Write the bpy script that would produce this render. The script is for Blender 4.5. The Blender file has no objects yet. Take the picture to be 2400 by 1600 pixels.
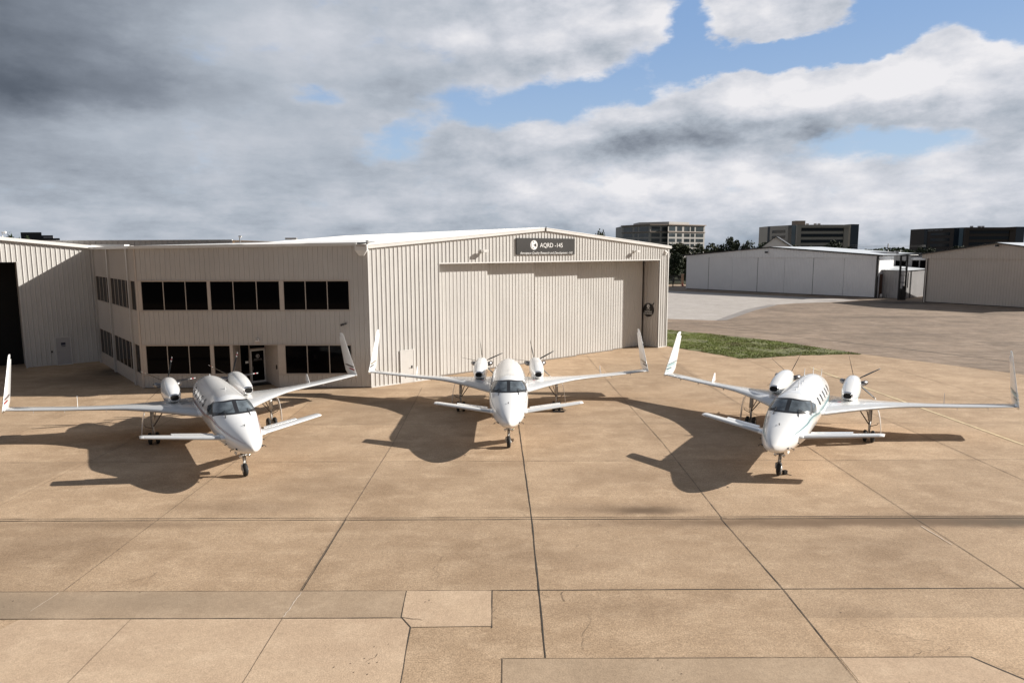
import bpy, bmesh, math, random
from mathutils import Vector, Matrix, noise
R = math.radians
random.seed(7)
S = bpy.context.scene

# ------------------------------------------------------------------ camera
F_PX, PITCH, ROLL, CAM_H = 1616.69, 0.1305107, -0.00314914, 8.553
cam_d = bpy.data.cameras.new("camera")
cam = bpy.data.objects.new("camera", cam_d)
S.collection.objects.link(cam)
cam_d.sensor_width = 36.0
cam_d.lens = F_PX / 2400.0 * 36.0
cam_d.clip_start = 0.1
cam_d.clip_end = 9000
fwd = Vector((0, math.cos(PITCH), -math.sin(PITCH)))
dwn = Vector((0, -math.sin(PITCH), -math.cos(PITCH)))
rgt = Vector((1, 0, 0))
up0 = -dwn
cr, sr = math.cos(ROLL), math.sin(ROLL)
ax = (rgt * cr - dwn * sr)
ay = -(rgt * sr + dwn * cr)
M = Matrix((ax, ay, -fwd)).transposed().to_4x4()
M.translation = Vector((0, 0, CAM_H))
cam.matrix_world = M
S.camera = cam
S.render.resolution_x, S.render.resolution_y = 1024, 682

def ray(u, v):
    u -= 1200.0; v -= 800.0
    a = u * cr + v * sr; b = -u * sr + v * cr
    return Vector((a / F_PX, math.cos(PITCH) - b / F_PX * math.sin(PITCH), -(math.sin(PITCH) + b / F_PX * math.cos(PITCH))))

# ------------------------------------------------------------------ light
SUN_AZ, SUN_EL = R(7.1), R(27.4)          # from +x towards +y
sun_dir = Vector((math.cos(SUN_AZ) * math.cos(SUN_EL), math.sin(SUN_AZ) * math.cos(SUN_EL), math.sin(SUN_EL)))
sl = bpy.data.lights.new("sun", 'SUN')
sl.energy = 5.0; sl.angle = R(0.55); sl.color = (1.0, 0.945, 0.87)
so = bpy.data.objects.new("sun", sl)
S.collection.objects.link(so)
so.rotation_euler = (-sun_dir).to_track_quat('-Z', 'Y').to_euler()
so.location = (60, 10, 60)
S.view_settings.view_transform = 'Standard'
S.view_settings.look = 'None'
S.view_settings.exposure = 0.62
S.view_settings.gamma = 1.0
GAIN = 2 ** S.view_settings.exposure

# ------------------------------------------------------------------ world: sky with clouds by direction
W = bpy.data.worlds.new("World"); S.world = W; W.use_nodes = True
nt = W.node_tree; nt.nodes.clear()

class NT:
    def __init__(s, tree): s.t = tree
    def n(s, typ, **kw):
        nd = s.t.nodes.new(typ)
        for k, v in kw.items(): setattr(nd, k, v)
        return nd
    def put(s, sock, v):
        if v is None: return
        if hasattr(v, 'is_output') or isinstance(v, bpy.types.NodeSocket): s.t.links.new(v, sock)
        else: sock.default_value = v
    def m(s, op, a, b=None, c=None, clamp=False):
        nd = s.n('ShaderNodeMath', operation=op); nd.use_clamp = clamp
        s.put(nd.inputs[0], a); s.put(nd.inputs[1], b); s.put(nd.inputs[2], c)
        return nd.outputs[0]
    def vm(s, op, a, b=None, scale=None):
        nd = s.n('ShaderNodeVectorMath', operation=op)
        s.put(nd.inputs[0], a); s.put(nd.inputs[1], b)
        if scale is not None: s.put(nd.inputs['Scale'], scale)
        return nd.outputs['Value'] if op in ('LENGTH', 'DOT_PRODUCT', 'DISTANCE') else nd.outputs['Vector']
    def mix(s, f, a, b, blend='MIX'):
        nd = s.n('ShaderNodeMix', data_type='RGBA', blend_type=blend)
        s.put(nd.inputs[0], f); s.put(nd.inputs[6], a); s.put(nd.inputs[7], b)
        return nd.outputs[2]
    def noise(s, vec, scale, detail=4, rough=0.55, dist=0.0, out=0):
        nd = s.n('ShaderNodeTexNoise'); s.put(nd.inputs['Vector'], vec)
        nd.inputs['Scale'].default_value = scale; nd.inputs['Detail'].default_value = detail
        nd.inputs['Roughness'].default_value = rough; nd.inputs['Distortion'].default_value = dist
        return nd.outputs[out]
    def smooth(s, v, a, b, lo=0.0, hi=1.0):
        nd = s.n('ShaderNodeMapRange', interpolation_type='SMOOTHSTEP'); s.put(nd.inputs[0], v)
        nd.inputs[1].default_value = a; nd.inputs[2].default_value = b
        nd.inputs[3].default_value = lo; nd.inputs[4].default_value = hi
        return nd.outputs[0]
    def lin(s, v, a, b, lo=0.0, hi=1.0):
        nd = s.n('ShaderNodeMapRange'); s.put(nd.inputs[0], v)
        nd.inputs[1].default_value = a; nd.inputs[2].default_value = b
        nd.inputs[3].default_value = lo; nd.inputs[4].default_value = hi
        return nd.outputs[0]

def srgb(r, g, b, k=1.0):
    f = lambda c: (c / 255 / 12.92 if c <= 10.3 else ((c / 255 + 0.055) / 1.055) ** 2.4) * k
    return (f(r), f(g), f(b), 1.0)

w = NT(nt)
sky = w.n('ShaderNodeTexSky', sky_type='NISHITA')
sky.sun_disc = False; sky.sun_elevation = SUN_EL; sky.sun_rotation = R(90) - SUN_AZ
sky.air_density = 1.0; sky.dust_density = 1.2; sky.ozone_density = 1.0
tc = w.n('ShaderNodeTexCoord').outputs['Generated']
sep = w.n('ShaderNodeSeparateXYZ'); nt.links.new(tc, sep.inputs[0])
az = w.m('ARCTAN2', sep.outputs[0], sep.outputs[1])
el = w.m('ARCSINE', sep.outputs[2])
cmb = w.n('ShaderNodeCombineXYZ'); nt.links.new(az, cmb.inputs[0]); nt.links.new(el, cmb.inputs[1])
P = cmb.outputs[0]
stretch = w.vm('MULTIPLY', P, (1.0, 1.9, 1.0))
# domain warp so cloud edges billow
wn = w.noise(stretch, 5.0, 5, 0.55, 0, 1)
warp = w.vm('MULTIPLY', w.vm('SUBTRACT', wn, (0.5, 0.5, 0.5)), (0.10, 0.05, 0))
wn2 = w.noise(stretch, 22.0, 4, 0.6, 0, 1)
warp2 = w.vm('MULTIPLY', w.vm('SUBTRACT', wn2, (0.5, 0.5, 0.5)), (0.05, 0.03, 0))
PW = w.vm('ADD', w.vm('ADD', P, warp), warp2)

def ae(x, y):   # coordinates in the 2352 px wide working view -> azimuth, elevation
    d = ray(x * 1.0204, y * 1.0204)
    return math.atan2(d.x, d.y), math.asin(d.normalized().z)
def blobsum(lst, P=PW):
    tot = None
    for cx, cy, rx, ry, amp in lst:
        a, e = ae(cx, cy)
        v = w.vm('MULTIPLY', w.vm('SUBTRACT', P, (a, e, 0)), (1584.0 / rx, 1584.0 / ry, 0))
        L = w.vm('LENGTH', v)
        g = w.smooth(L, 0.0, 1.0, amp, 0.0)
        tot = g if tot is None else w.m('ADD', tot, g)
    return tot
holes = blobsum([(1130, 255, 260, 75, .85), (1330, 225, 220, 85, 1.05), (1480, 185, 150, 110, 1.1), (1590, 70, 95, 190, 1.25), (1730, 118, 240, 60, 1.25),
                 (1930, 112, 240, 62, 1.05), (2020, 50, 100, 110, .9), (2230, 10, 300, 130, 1.4), (2330, 85, 110, 70, 1.1), (905, 335, 150, 70, .62), (735, 222, 130, 40, .5),
                 (1985, 335, 240, 55, .62), (2120, 345, 160, 40, .4), (940, 290, 110, 50, .35)])
solid = blobsum([(100, 190, 300, 160, .6), (1290, 60, 330, 140, .6), (1800, 15, 250, 95, .7), (2200, 160, 260, 130, .55), (1850, 205, 600, 110, .75), (1500, 270, 360, 100, .65), (2160, 105, 160, 100, .7), (1090, 320, 190, 90, .45)])
fb = w.noise(stretch, 9.0, 12, 0.63)
fine = w.noise(w.vm('ADD', stretch, warp2), 30.0, 6, 0.62)
def billow(sc):
    v = w.n('ShaderNodeTexVoronoi', feature='SMOOTH_F1'); w.put(v.inputs['Vector'], w.vm('ADD', stretch, w.vm('ADD', warp2, warp)))
    v.inputs['Scale'].default_value = sc; v.inputs['Smoothness'].default_value = 0.7; v.inputs['Detail'].default_value = 0.0
    return v.outputs['Distance']
puff = w.m('MULTIPLY', w.m('SUBTRACT', 0.45, billow(14.0)), 0.85)
dens = w.m('ADD', w.m('SUBTRACT', w.m('ADD', 0.60, w.m('MULTIPLY', w.m('SUBTRACT', fb, 0.5), 1.3)), holes), solid)
dens = w.m('ADD', dens, w.m('MULTIPLY', w.m('SUBTRACT', fine, 0.5), 0.35))
dens = w.m('ADD', dens, w.m('MULTIPLY', puff, 0.45))
cover = w.smooth(dens, -0.12, 0.50)
# brightness of the clouds
bright = blobsum([(1260, 70, 460, 190, .24), (1500, 90, 130, 130, .14), (1760, 20, 360, 100, .28), (2200, 150, 330, 150, .36), (1600, 205, 460, 100, .30),
                  (1950, 205, 420, 80, .26), (1400, 270, 240, 70, .18), (600, 80, 600, 120, .14), (250, 310, 420, 80, .14), (1100, 320, 260, 110, .14),
                  (700, 300, 260, 110, .06), (1450, 420, 500, 50, .10), (2000, 430, 1000, 150, .27), (1250, 450, 800, 100, .14), (400, 450, 800, 80, .05), (1060, 95, 110, 60, .12), (1290, 320, 130, 60, .16)])
dark = blobsum([(-60, 30, 560, 360, .35), (-60, 210, 500, 150, .08), (330, 225, 640, 80, .03), (2000, 280, 620, 85, .10), (1700, 300, 420, 70, .01), (1430, 340, 420, 50, .06), (1230, 150, 500, 60, .05),
                (950, 40, 260, 70, .03), (300, 430, 900, 60, .06), (2250, 330, 260, 40, .06), (900, 420, 500, 40, .05)])
sh = w.vm('ADD', stretch, (-0.014, -0.024, 0))
fb2 = w.noise(sh, 9.0, 12, 0.63)
relief = w.m('MULTIPLY', w.m('SUBTRACT', fb, fb2), 1.9)
bands = w.noise(w.vm('MULTIPLY', P, (7.0, 22.0, 1)), 1.6, 8, 0.6)
bandw = w.smooth(el, 0.02, 0.19, 0.50, 0.08)
right = w.smooth(az, -0.45, 0.20, 0.24, 0.85)
lum = w.m('ADD', w.m('SUBTRACT', w.m('ADD', 0.585, bright), dark), w.m('MULTIPLY', relief, w.m('MULTIPLY', right, 0.42)))
lum = w.m('ADD', lum, w.m('MULTIPLY', puff, w.m('MULTIPLY', right, 0.50)))
lum = w.m('ADD', lum, w.m('MULTIPLY', w.m('SUBTRACT', w.noise(stretch, 4.0, 7, 0.55), 0.5), 0.20))
lum = w.m('ADD', lum, w.m('MULTIPLY', w.m('SUBTRACT', bands, 0.5), bandw))
lum = w.m('ADD', lum, w.smooth(dens, 0.15, 0.75, 0.10, 0.0))
ramp = w.n('ShaderNodeValToRGB'); nt.links.new(lum, ramp.inputs[0])
cre = ramp.color_ramp; cre.interpolation = 'LINEAR'
K = 10.0 / GAIN      # background strength is 0.1
stops = [(0.0, (56, 64, 76)), (0.2, (94, 102, 114)), (0.4, (134, 142, 154)), (0.6, (176, 184, 195)), (0.8, (210, 213, 221)), (1.0, (238, 237, 240))]
cre.elements[0].position = 0.0; cre.elements[0].color = srgb(*stops[0][1], K)
cre.elements[1].position = 1.0; cre.elements[1].color = srgb(*stops[-1][1], K)
for p, c in stops[1:-1]:
    e = cre.elements.new(p); e.color = srgb(*c, K)
skyc = w.mix(w.smooth(el, 0.05, 0.33), srgb(176, 200, 226, K), srgb(134, 168, 214, K))
skyc = w.mix(0.12, skyc, sky.outputs[0])
up = w.smooth(sep.outputs[2], 0.33, 0.8)
skymix = w.mix(cover, skyc, ramp.outputs[0])
skymix = w.mix(w.m('MULTIPLY', up, 0.92), skymix, w.mix(0.35, srgb(150, 152, 158, K * 0.75), sky.outputs[0]))
behind = w.smooth(sep.outputs[1], -0.45, 0.25)     # sky behind the camera darkened to cut fill; overcast there is added
skymix = w.mix(behind, w.mix(0.25, srgb(98, 99, 104, K), skymix), skymix)
below = w.smooth(sep.outputs[2], -0.06, -0.005)
skymix = w.mix(below, srgb(120, 112, 104, K * 0.6), skymix)
bg = w.n('ShaderNodeBackground'); nt.links.new(skymix, bg.inputs[0]); bg.inputs[1].default_value = 0.1
W.cycles.sampling_method = 'MANUAL'; W.cycles.sample_map_resolution = 256
ow = w.n('ShaderNodeOutputWorld'); nt.links.new(bg.outputs[0], ow.inputs[0])

# ------------------------------------------------------------------ helpers
C = S.collection
def tag(o, label=None, cat=None, group=None, kind=None):
    if label: o['label'] = label
    if cat: o['category'] = cat
    if group: o['group'] = group
    if kind: o['kind'] = kind
    return o
def empty(name, loc=(0, 0, 0), rz=0.0):
    o = bpy.data.objects.new(name, None); C.objects.link(o)
    o.empty_display_size = 0.3
    o.location = loc; o.rotation_euler = (0, 0, rz)
    return o

class MB:
    """collects geometry; build() links it as ONE mesh object. World coordinates unless local=True"""
    def __init__(s): s.v = []; s.f = []; s.s = []
    def add(s, vs, fs, smooth=False):
        o = len(s.v); s.v += [tuple(v) for v in vs]
        for f in fs: s.f.append([i + o for i in f]); s.s.append(smooth)
        return s
    def quad(s, a, b, c, d): return s.add([a, b, c, d], [(0, 1, 2, 3)])
    def box(s, c, size, rz=0.0, M=None):
        hx, hy, hz = size[0] / 2, size[1] / 2, size[2] / 2
        ca, sa = math.cos(rz), math.sin(rz)
        vs = []
        for dz in (-hz, hz):
            for dx, dy in ((-hx, -hy), (hx, -hy), (hx, hy), (-hx, hy)):
                p = Vector((c[0] + dx * ca - dy * sa, c[1] + dx * sa + dy * ca, c[2] + dz))
                vs.append(M @ p if M else p)
        return s.add(vs, [(3, 2, 1, 0), (4, 5, 6, 7), (0, 1, 5, 4), (1, 2, 6, 5), (2, 3, 7, 6), (3, 0, 4, 7)])
    def fbox(s, fr, s0, s1, d0, d1, z0, z1):
        """box in a wall frame fr(s, d, z)"""
        vs = [fr(a, b, c) for c in (z0, z1) for a, b in ((s0, d0), (s1, d0), (s1, d1), (s0, d1))]
        return s.add(vs, [(0, 1, 2, 3), (7, 6, 5, 4), (4, 5, 1, 0), (5, 6, 2, 1), (6, 7, 3, 2), (7, 4, 0, 3)])
    def tube(s, pts, r, n=8, caps=True, smooth=True):
        pts = [Vector(p) for p in pts]
        rs = r if isinstance(r, (list, tuple)) else [r] * len(pts)
        vs = []; fs = []
        for i, p in enumerate(pts):
            t = (pts[min(i + 1, len(pts) - 1)] - pts[max(i - 1, 0)]).normalized()
            ref = Vector((0, 0, 1)) if abs(t.z) < 0.9 else Vector((1, 0, 0))
            a = t.cross(ref).normalized(); b = t.cross(a)
            for k in range(n):
                q = 2 * math.pi * k / n
                vs.append(p + (a * math.cos(q) + b * math.sin(q)) * rs[i])
        for i in range(len(pts) - 1):
            for k in range(n):
                k2 = (k + 1) % n
                fs.append((i * n + k, i * n + k2, (i + 1) * n + k2, (i + 1) * n + k))
        s.add(vs, fs, smooth)
        if caps:
            s.add(vs[:n], [tuple(range(n))]); s.add(vs[-n:], [tuple(range(n - 1, -1, -1))])
        return s
    def lathe(s, c, axis, prof, n=24, smooth=True):
        c = Vector(c); t = Vector(axis).normalized()
        ref = Vector((0, 0, 1)) if abs(t.z) < 0.9 else Vector((1, 0, 0))
        a = t.cross(ref).normalized(); b = t.cross(a)
        vs = []; fs = []
        for (h, r) in prof:
            for k in range(n):
                q = 2 * math.pi * k / n
                vs.append(c + t * h + (a * math.cos(q) + b * math.sin(q)) * max(r, 1e-4))
        for i in range(len(prof) - 1):
            for k in range(n):
                k2 = (k + 1) % n
                fs.append((i * n + k, i * n + k2, (i + 1) * n + k2, (i + 1) * n + k))
        return s.add(vs, fs, smooth)
    def prism(s, poly, z0, z1):
        n = len(poly)
        vs = [(p[0], p[1], z0) for p in poly] + [(p[0], p[1], z1) for p in poly]
        fs = [tuple(range(n - 1, -1, -1)), tuple(range(n, 2 * n))] + [(i, (i + 1) % n, n + (i + 1) % n, n + i) for i in range(n)]
        return s.add(vs, fs)
    def loft(s, secs, closed=True, cap0=True, cap1=True, smooth=True):
        n = len(secs[0]); vs = [p for q in secs for p in q]; fs = []
        for i in range(len(secs) - 1):
            for k in range(n if closed else n - 1):
                k2 = (k + 1) % n
                fs.append((i * n + k, i * n + k2, (i + 1) * n + k2, (i + 1) * n + k))
        s.add(vs, fs, smooth)
        if cap0: s.add(secs[0], [tuple(range(n - 1, -1, -1))])
        if cap1: s.add(secs[-1], [tuple(range(n))])
        return s
    def build(s, name, mat, parent=None, local=False, fixn=True, autosmooth=None):
        me = bpy.data.meshes.new(name)
        off = Vector((0, 0, 0))
        if parent is not None and not local:
            off = root_loc(parent)
        me.from_pydata([tuple(Vector(v) - off) for v in s.v], [], s.f)
        me.polygons.foreach_set('use_smooth', s.s)
        me.update()
        if fixn:
            bm = bmesh.new(); bm.from_mesh(me)
            bmesh.ops.remove_doubles(bm, verts=bm.verts, dist=1e-5)
            bmesh.ops.recalc_face_normals(bm, faces=bm.faces); bm.to_mesh(me); bm.free()
        o = bpy.data.objects.new(name, me); C.objects.link(o)
        if mat: me.materials.append(mat)
        if parent is not None: o.parent = parent
        return o
def root_loc(o):
    l = Vector(o.location)
    while o.parent is not None:
        o = o.parent; l += Vector(o.location)
    return l

def frame(P0, deg):
    """wall frame: s along the wall, d outwards (towards the viewer side), z up"""
    a = R(deg); dx, dy = math.cos(a), math.sin(a)
    return lambda s_, d_, z_: Vector((P0[0] + dx * s_ + dy * d_, P0[1] + dy * s_ - dx * d_, z_))

def corr(mb, fr, s0, s1, z0, z1, period=0.305, depth=0.042, base=0.0, minor=True, phase=0.0):
    """ribbed metal sheet between s0 and s1; z0/z1 numbers or functions of s"""
    fz0 = z0 if callable(z0) else (lambda q: z0); fz1 = z1 if callable(z1) else (lambda q: z1)
    prof = []
    k = math.floor((s0 - phase) / period) - 1
    while True:
        o = k * period + phase
        if o > s1: break
        for q, d in ((0, 0), (0.018, depth), (0.044, depth), (0.062, 0)): prof.append((o + q, d))
        if minor:
            for q, d in ((0.135, 0), (0.143, 0.006), (0.150, 0.006), (0.158, 0), (0.215, 0), (0.223, 0.006), (0.230, 0.006), (0.238, 0)):
                prof.append((o + q, d))
        k += 1
    pr = [(s0, 0)] + [p for p in prof if s0 < p[0] < s1] + [(s1, 0)]
    vs = []
    for (q, d) in pr: vs += [fr(q, base + d, fz0(q)), fr(q, base + d, fz1(q))]
    return mb.add(vs, [(2 * i, 2 * i + 2, 2 * i + 3, 2 * i + 1) for i in range(len(pr) - 1)])

# ------------------------------------------------------------------ materials
def mat(name, col, rough=0.6, metal=0.0, spec=0.5, var=0.0, vscale=3.0, bump=0.0, bscale=20.0, coat=0.0, streak=0.0, space='Object'):
    m = bpy.data.materials.new(name); m.use_nodes = True
    t = NT(m.node_tree); b = m.node_tree.nodes['Principled BSDF']
    b.inputs['Roughness'].default_value = rough; b.inputs['Metallic'].default_value = metal
    b.inputs['Specular IOR Level'].default_value = spec; b.inputs['Coat Weight'].default_value = coat
    b.inputs['Coat Roughness'].default_value = 0.06
    co = t.n('ShaderNodeTexCoord').outputs[space]
    c4 = (*col, 1.0)
    outc = None
    if var > 0:
        n = t.noise(co, vscale, 5, 0.6)
        f = t.lin(n, 0.3, 0.7, 1 - var, 1 + var)
        vv = t.n('ShaderNodeCombineXYZ')
        for i in range(3): t.put(vv.inputs[i], f)
        outc = t.mix(1.0, c4, vv.outputs[0], 'MULTIPLY')
    if streak > 0:
        n = t.noise(t.vm('MULTIPLY', co, (5, 5, 0.35)), 1.5, 6, 0.65)
        f = t.smooth(n, 0.52, 0.78, 0.0, streak)
        outc = t.mix(f, outc if outc is not None else c4, (col[0] * 0.55, col[1] * 0.5, col[2] * 0.43, 1))
    if outc is not None: t.put(b.inputs['Base Color'], outc)
    else: b.inputs['Base Color'].default_value = c4
    if bump > 0:
        bn = t.n('ShaderNodeBump'); bn.inputs['Strength'].default_value = bump; bn.inputs['Distance'].default_value = 0.02
        t.put(bn.inputs['Height'], t.noise(co, bscale, 4, 0.6)); t.put(b.inputs['Normal'], bn.outputs[0])
    return m

MW = mat('ribbed_metal_cream', (0.60, 0.585, 0.56), 0.45, var=0.05, vscale=0.35, streak=0.22, bump=.35, bscale=1.6)
MW2 = mat('ribbed_metal_shaded', (0.50, 0.475, 0.45), 0.45, var=0.05, vscale=0.4, streak=0.25, bump=.3, bscale=1.6)  # cream sheet darkened in its base colour for walls lying in shade
MTRIM = mat('trim_cream', (0.66, 0.645, 0.62), 0.4, var=0.05, vscale=1.0)
MROOF = mat('roof_white', (0.80, 0.79, 0.77), 0.5, var=0.04, vscale=0.6)
MFRAME = mat('window_frame_tan', (0.46, 0.40, 0.35), 0.4, var=0.05)
MPIER = mat('smooth_pier_tan', (0.50, 0.44, 0.39), 0.5, var=0.06, vscale=1.5, streak=0.15)
MGLASS = mat('tinted_glass', (0.002, 0.002, 0.003), 0.05, spec=0.05)
MDARK = mat('dark_interior', (0.006, 0.006, 0.006), 0.9)
MBLACK = mat('black_paint', (0.018, 0.017, 0.017), 0.45, var=0.1)
MDOOR = mat('door_white', (0.60, 0.585, 0.56), 0.4, var=0.04)
MDOORG = mat('door_grey', (0.45, 0.44, 0.44), 0.4, var=0.04)
MSIGN = mat('sign_charcoal', (0.045, 0.042, 0.040), 0.35, var=0.15, vscale=0.8)
MLET = mat('sign_white', (0.82, 0.81, 0.79), 0.5)
MSTEEL = mat('bare_steel', (0.42, 0.41, 0.40), 0.35, metal=0.8, var=0.1)

# aircraft
MPAINT = mat('gloss_white_paint', (0.80, 0.80, 0.79), 0.24, var=0.015, vscale=2.0, coat=0.6)
MBOOT = mat('leading_edge_grey', (0.50, 0.51, 0.52), 0.38, var=0.05, vscale=6)
MCHROME = mat('polished_lip', (0.72, 0.71, 0.70), 0.12, metal=1.0)
MEXH = mat('burnt_exhaust', (0.20, 0.19, 0.19), 0.28, metal=0.9, var=0.3, vscale=8)
MRUB = mat('tyre_rubber', (0.018, 0.018, 0.018), 0.7, var=0.1)
MHUB = mat('wheel_hub', (0.55, 0.54, 0.52), 0.4, metal=0.3)
MGEAR = mat('gear_white', (0.55, 0.53, 0.50), 0.4, var=0.12, vscale=12)
MHOSE = mat('gear_dark', (0.10, 0.085, 0.075), 0.5)
MBLADE = mat('blade_black', (0.022, 0.022, 0.024), 0.4)
MSCREEN = mat('windshield_glass', (0.10, 0.12, 0.135), 0.05, spec=0.8, var=0.6, vscale=2.2)
MWFR = mat('windshield_frame', (0.022, 0.022, 0.024), 0.35)
MCABW = mat('cabin_window', (0.03, 0.032, 0.036), 0.08, spec=0.6)
MLINE = mat('panel_gap', (0.28, 0.28, 0.28), 0.6)
MRED = mat('marking_red', (0.45, 0.025, 0.04), 0.35)
MTIPW = mat('marking_white', (0.78, 0.77, 0.75), 0.35)
MSTA = [mat('stripe_maroon', (0.28, 0.03, 0.035), 0.3), mat('stripe_grey_brown', (0.16, 0.13, 0.12), 0.3)]
MSTB = [mat('stripe_black', (0.03, 0.035, 0.04), 0.3), mat('stripe_bronze', (0.20, 0.18, 0.14), 0.3)]
MSTC = [mat('stripe_teal', (0.10, 0.20, 0.225), 0.3), mat('stripe_pale_teal', (0.30, 0.45, 0.48), 0.3)]

# ------------------------------------------------------------------ ground
def ground_mat(name, base, dark, light, rough=0.85, speck=0.35, blobs=(), slab=True, streaky=0.0):
    m = bpy.data.materials.new(name); m.use_nodes = True
    t = NT(m.node_tree); b = m.node_tree.nodes['Principled BSDF']
    co = t.n('ShaderNodeTexCoord').outputs['Object']
    n1 = t.noise(co, 0.30, 7, 0.66)
    n2 = t.noise(t.vm('MULTIPLY', co, (0.9, 1.25, 1)), 0.9, 8, 0.72)
    n3 = t.noise(co, 26.0, 3, 0.7)
    n4 = t.noise(co, 6.0, 5, 0.7)
    n5 = t.noise(co, 11.0, 3, 0.75)
    c = t.mix(t.smooth(n1, 0.32, 0.70), (*dark, 1), (*base, 1))
    c = t.mix(t.m('MULTIPLY', t.smooth(n2, 0.42, 0.75), 0.85), c, (*light, 1))
    if streaky:
        ns = t.noise(t.vm('MULTIPLY', co, (0.10, 1.1, 1)), 1.0, 6, 0.7)
        c = t.mix(t.smooth(ns, 0.45, 0.72, 0, streaky), c, (dark[0] * .6, dark[1] * .6, dark[2] * .6, 1))
    if slab:     # every slab of the 6.1 m grid was cast with a slightly different tone
        s_ = t.n('ShaderNodeSeparateXYZ'); t.put(s_.inputs[0], co)
        cx = t.m('FLOOR', t.m('DIVIDE', t.m('SUBTRACT', s_.outputs[0], 0.6), 6.1))
        cy = t.m('FLOOR', t.m('DIVIDE', t.m('SUBTRACT', s_.outputs[1], 21.3), 6.1))
        cv = t.n('ShaderNodeCombineXYZ'); t.put(cv.inputs[0], cx); t.put(cv.inputs[1], cy)
        wn_ = t.n('ShaderNodeTexWhiteNoise'); t.put(wn_.inputs[0], cv.outputs[0])
        k = t.lin(wn_.outputs[0], 0, 1, 0.87, 1.07)
        kv = t.n('ShaderNodeCombineXYZ')
        for i in range(3): t.put(kv.inputs[i], k)
        c = t.mix(1.0, c, kv.outputs[0], 'MULTIPLY')
    # aggregate speckle
    k = t.lin(n3, 0.3, 0.7, 1 - speck, 1 + speck)
    k = t.m('MULTIPLY', t.m('MULTIPLY', k, t.lin(n5, 0.3, 0.7, 1 - speck * .45, 1 + speck * .45)), t.lin(n4, 0.25, 0.75, 0.90, 1.10))
    kv = t.n('ShaderNodeCombineXYZ')
    for i in range(3): t.put(kv.inputs[i], k)
    c = t.mix(1.0, c, kv.outputs[0], 'MULTIPLY')
    for (x, y, rx, ry, amp, col) in blobs:
        wv = t.vm('ADD', co, t.vm('MULTIPLY', t.vm('SUBTRACT', t.noise(co, 0.9, 5, 0.65, 0, 1), (0.5, 0.5, 0.5)), (rx * 0.6, ry * 0.8, 0)))
        L = t.vm('LENGTH', t.vm('MULTIPLY', t.vm('SUBTRACT', wv, (x, y, 0)), (1 / rx, 1 / ry, 0)))
        c = t.mix(t.smooth(L, 0.1, 1.0, amp, 0.0), c, (*col, 1))
    t.put(b.inputs['Base Color'], c)
    b.inputs['Roughness'].default_value = rough; b.inputs['Specular IOR Level'].default_value = 0.25
    bn = t.n('ShaderNodeBump'); bn.inputs['Strength'].default_value = 0.5; bn.inputs['Distance'].default_value = 0.012
    t.put(bn.inputs['Height'], t.m('ADD', n3, t.m('MULTIPLY', n4, 0.6))); t.put(b.inputs['Normal'], bn.outputs[0])
    return m

GB = (0.455, 0.328, 0.216)
DST = (0.16, 0.105, 0.065)
blobs = [(9, 20.95, 10, .65, .85, DST), (4.4, 22.0, 2.0, .55, .9, (.12, .08, .05)), (3.4, 22.2, 4.5, .8, .4, DST), (14, 21.0, 6, .8, .8, DST), (18, 20.9, 7, .7, .9, (0.10, .075, .05)),
         (-12, 20.9, 6, .5, .5, DST), (-9, 22.4, 3.5, 1.0, .35, DST), (-27.5, 49.5, 5, 3.5, .93, (0.03, .022, .016)), (-28, 46, 8, 4, .55, (0.10, .07, .045)),
         (-12, 30, 7, 4, .22, DST), (0, 34, 5, 4, .25, DST), (9, 32, 5, 4, .25, DST), (1.5, 18.6, 4, 1.3, .2, DST), (-1.9, 31.5, 1.2, .5, .4, DST), (17, 42, 6, 3, .3, DST), (-7.5, 24.5, 5, 2.2, .22, DST), (4, 25.5, 4, 2, .2, DST), (-13.5, 19.3, 4, 1.6, .28, DST), (11, 18.8, 4, 1.5, .2, DST), (-8, 37.5, 4, 2, .28, DST), (6, 39, 5, 2, .22, DST), (2.6, 15.6, 2.4, .9, .15, DST), (8, 15.2, 2.2, .8, .2, DST)]
G_APRON = ground_mat('tan_concrete', GB, (0.345, 0.240, 0.152), (0.53, 0.392, 0.265), blobs=blobs, streaky=0.12)
G_REP1 = ground_mat('repair_concrete_grey', (0.40, 0.298, 0.205), (0.33, 0.243, 0.165), (0.44, 0.335, 0.235), speck=0.14, slab=False,
                    blobs=[(-13, 15.6, 3, 1.6, .6, (.2, .155, .11)), (-9, 16, 4, 1, .3, (.2, .155, .11))])
G_REP2 = ground_mat('repair_concrete_light', (0.51, 0.38, 0.262), (0.44, 0.32, 0.22), (0.56, 0.425, 0.30), speck=0.16, slab=False)
G_TAXI = ground_mat('taxiway_concrete', (0.30, 0.225, 0.165), (0.20, 0.15, 0.11), (0.38, 0.30, 0.235), streaky=0.6, slab=True, speck=0.2,
                    blobs=[(64, 112, 9, 5, .85, (.04, .03, .022)), (74, 96, 5, 3, .8, (.03, .025, .02)), (48, 88, 12, 3, .5, (.10, .075, .055)), (40, 70, 9, 2, .4, (.12, .09, .07))])
G_PALE = ground_mat('pale_concrete', (0.44, 0.405, 0.375), (0.37, 0.335, 0.305), (0.52, 0.49, 0.46), streaky=0.35, slab=False, speck=0.1)
G_FAR = ground_mat('far_ground', (0.06, 0.06, 0.035), (0.035, 0.04, 0.02), (0.09, 0.08, 0.05), slab=False, speck=0.3)
G_JOINT = mat('joint_black', (0.045, 0.038, 0.030), 0.9, var=0.4, vscale=4)
G_JOINT2 = mat('joint_worn', (0.17, 0.125, 0.085), 0.9, var=0.5, vscale=5)
G_CRACK = mat('crack_dark', (0.16, 0.115, 0.08), 0.9)

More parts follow.
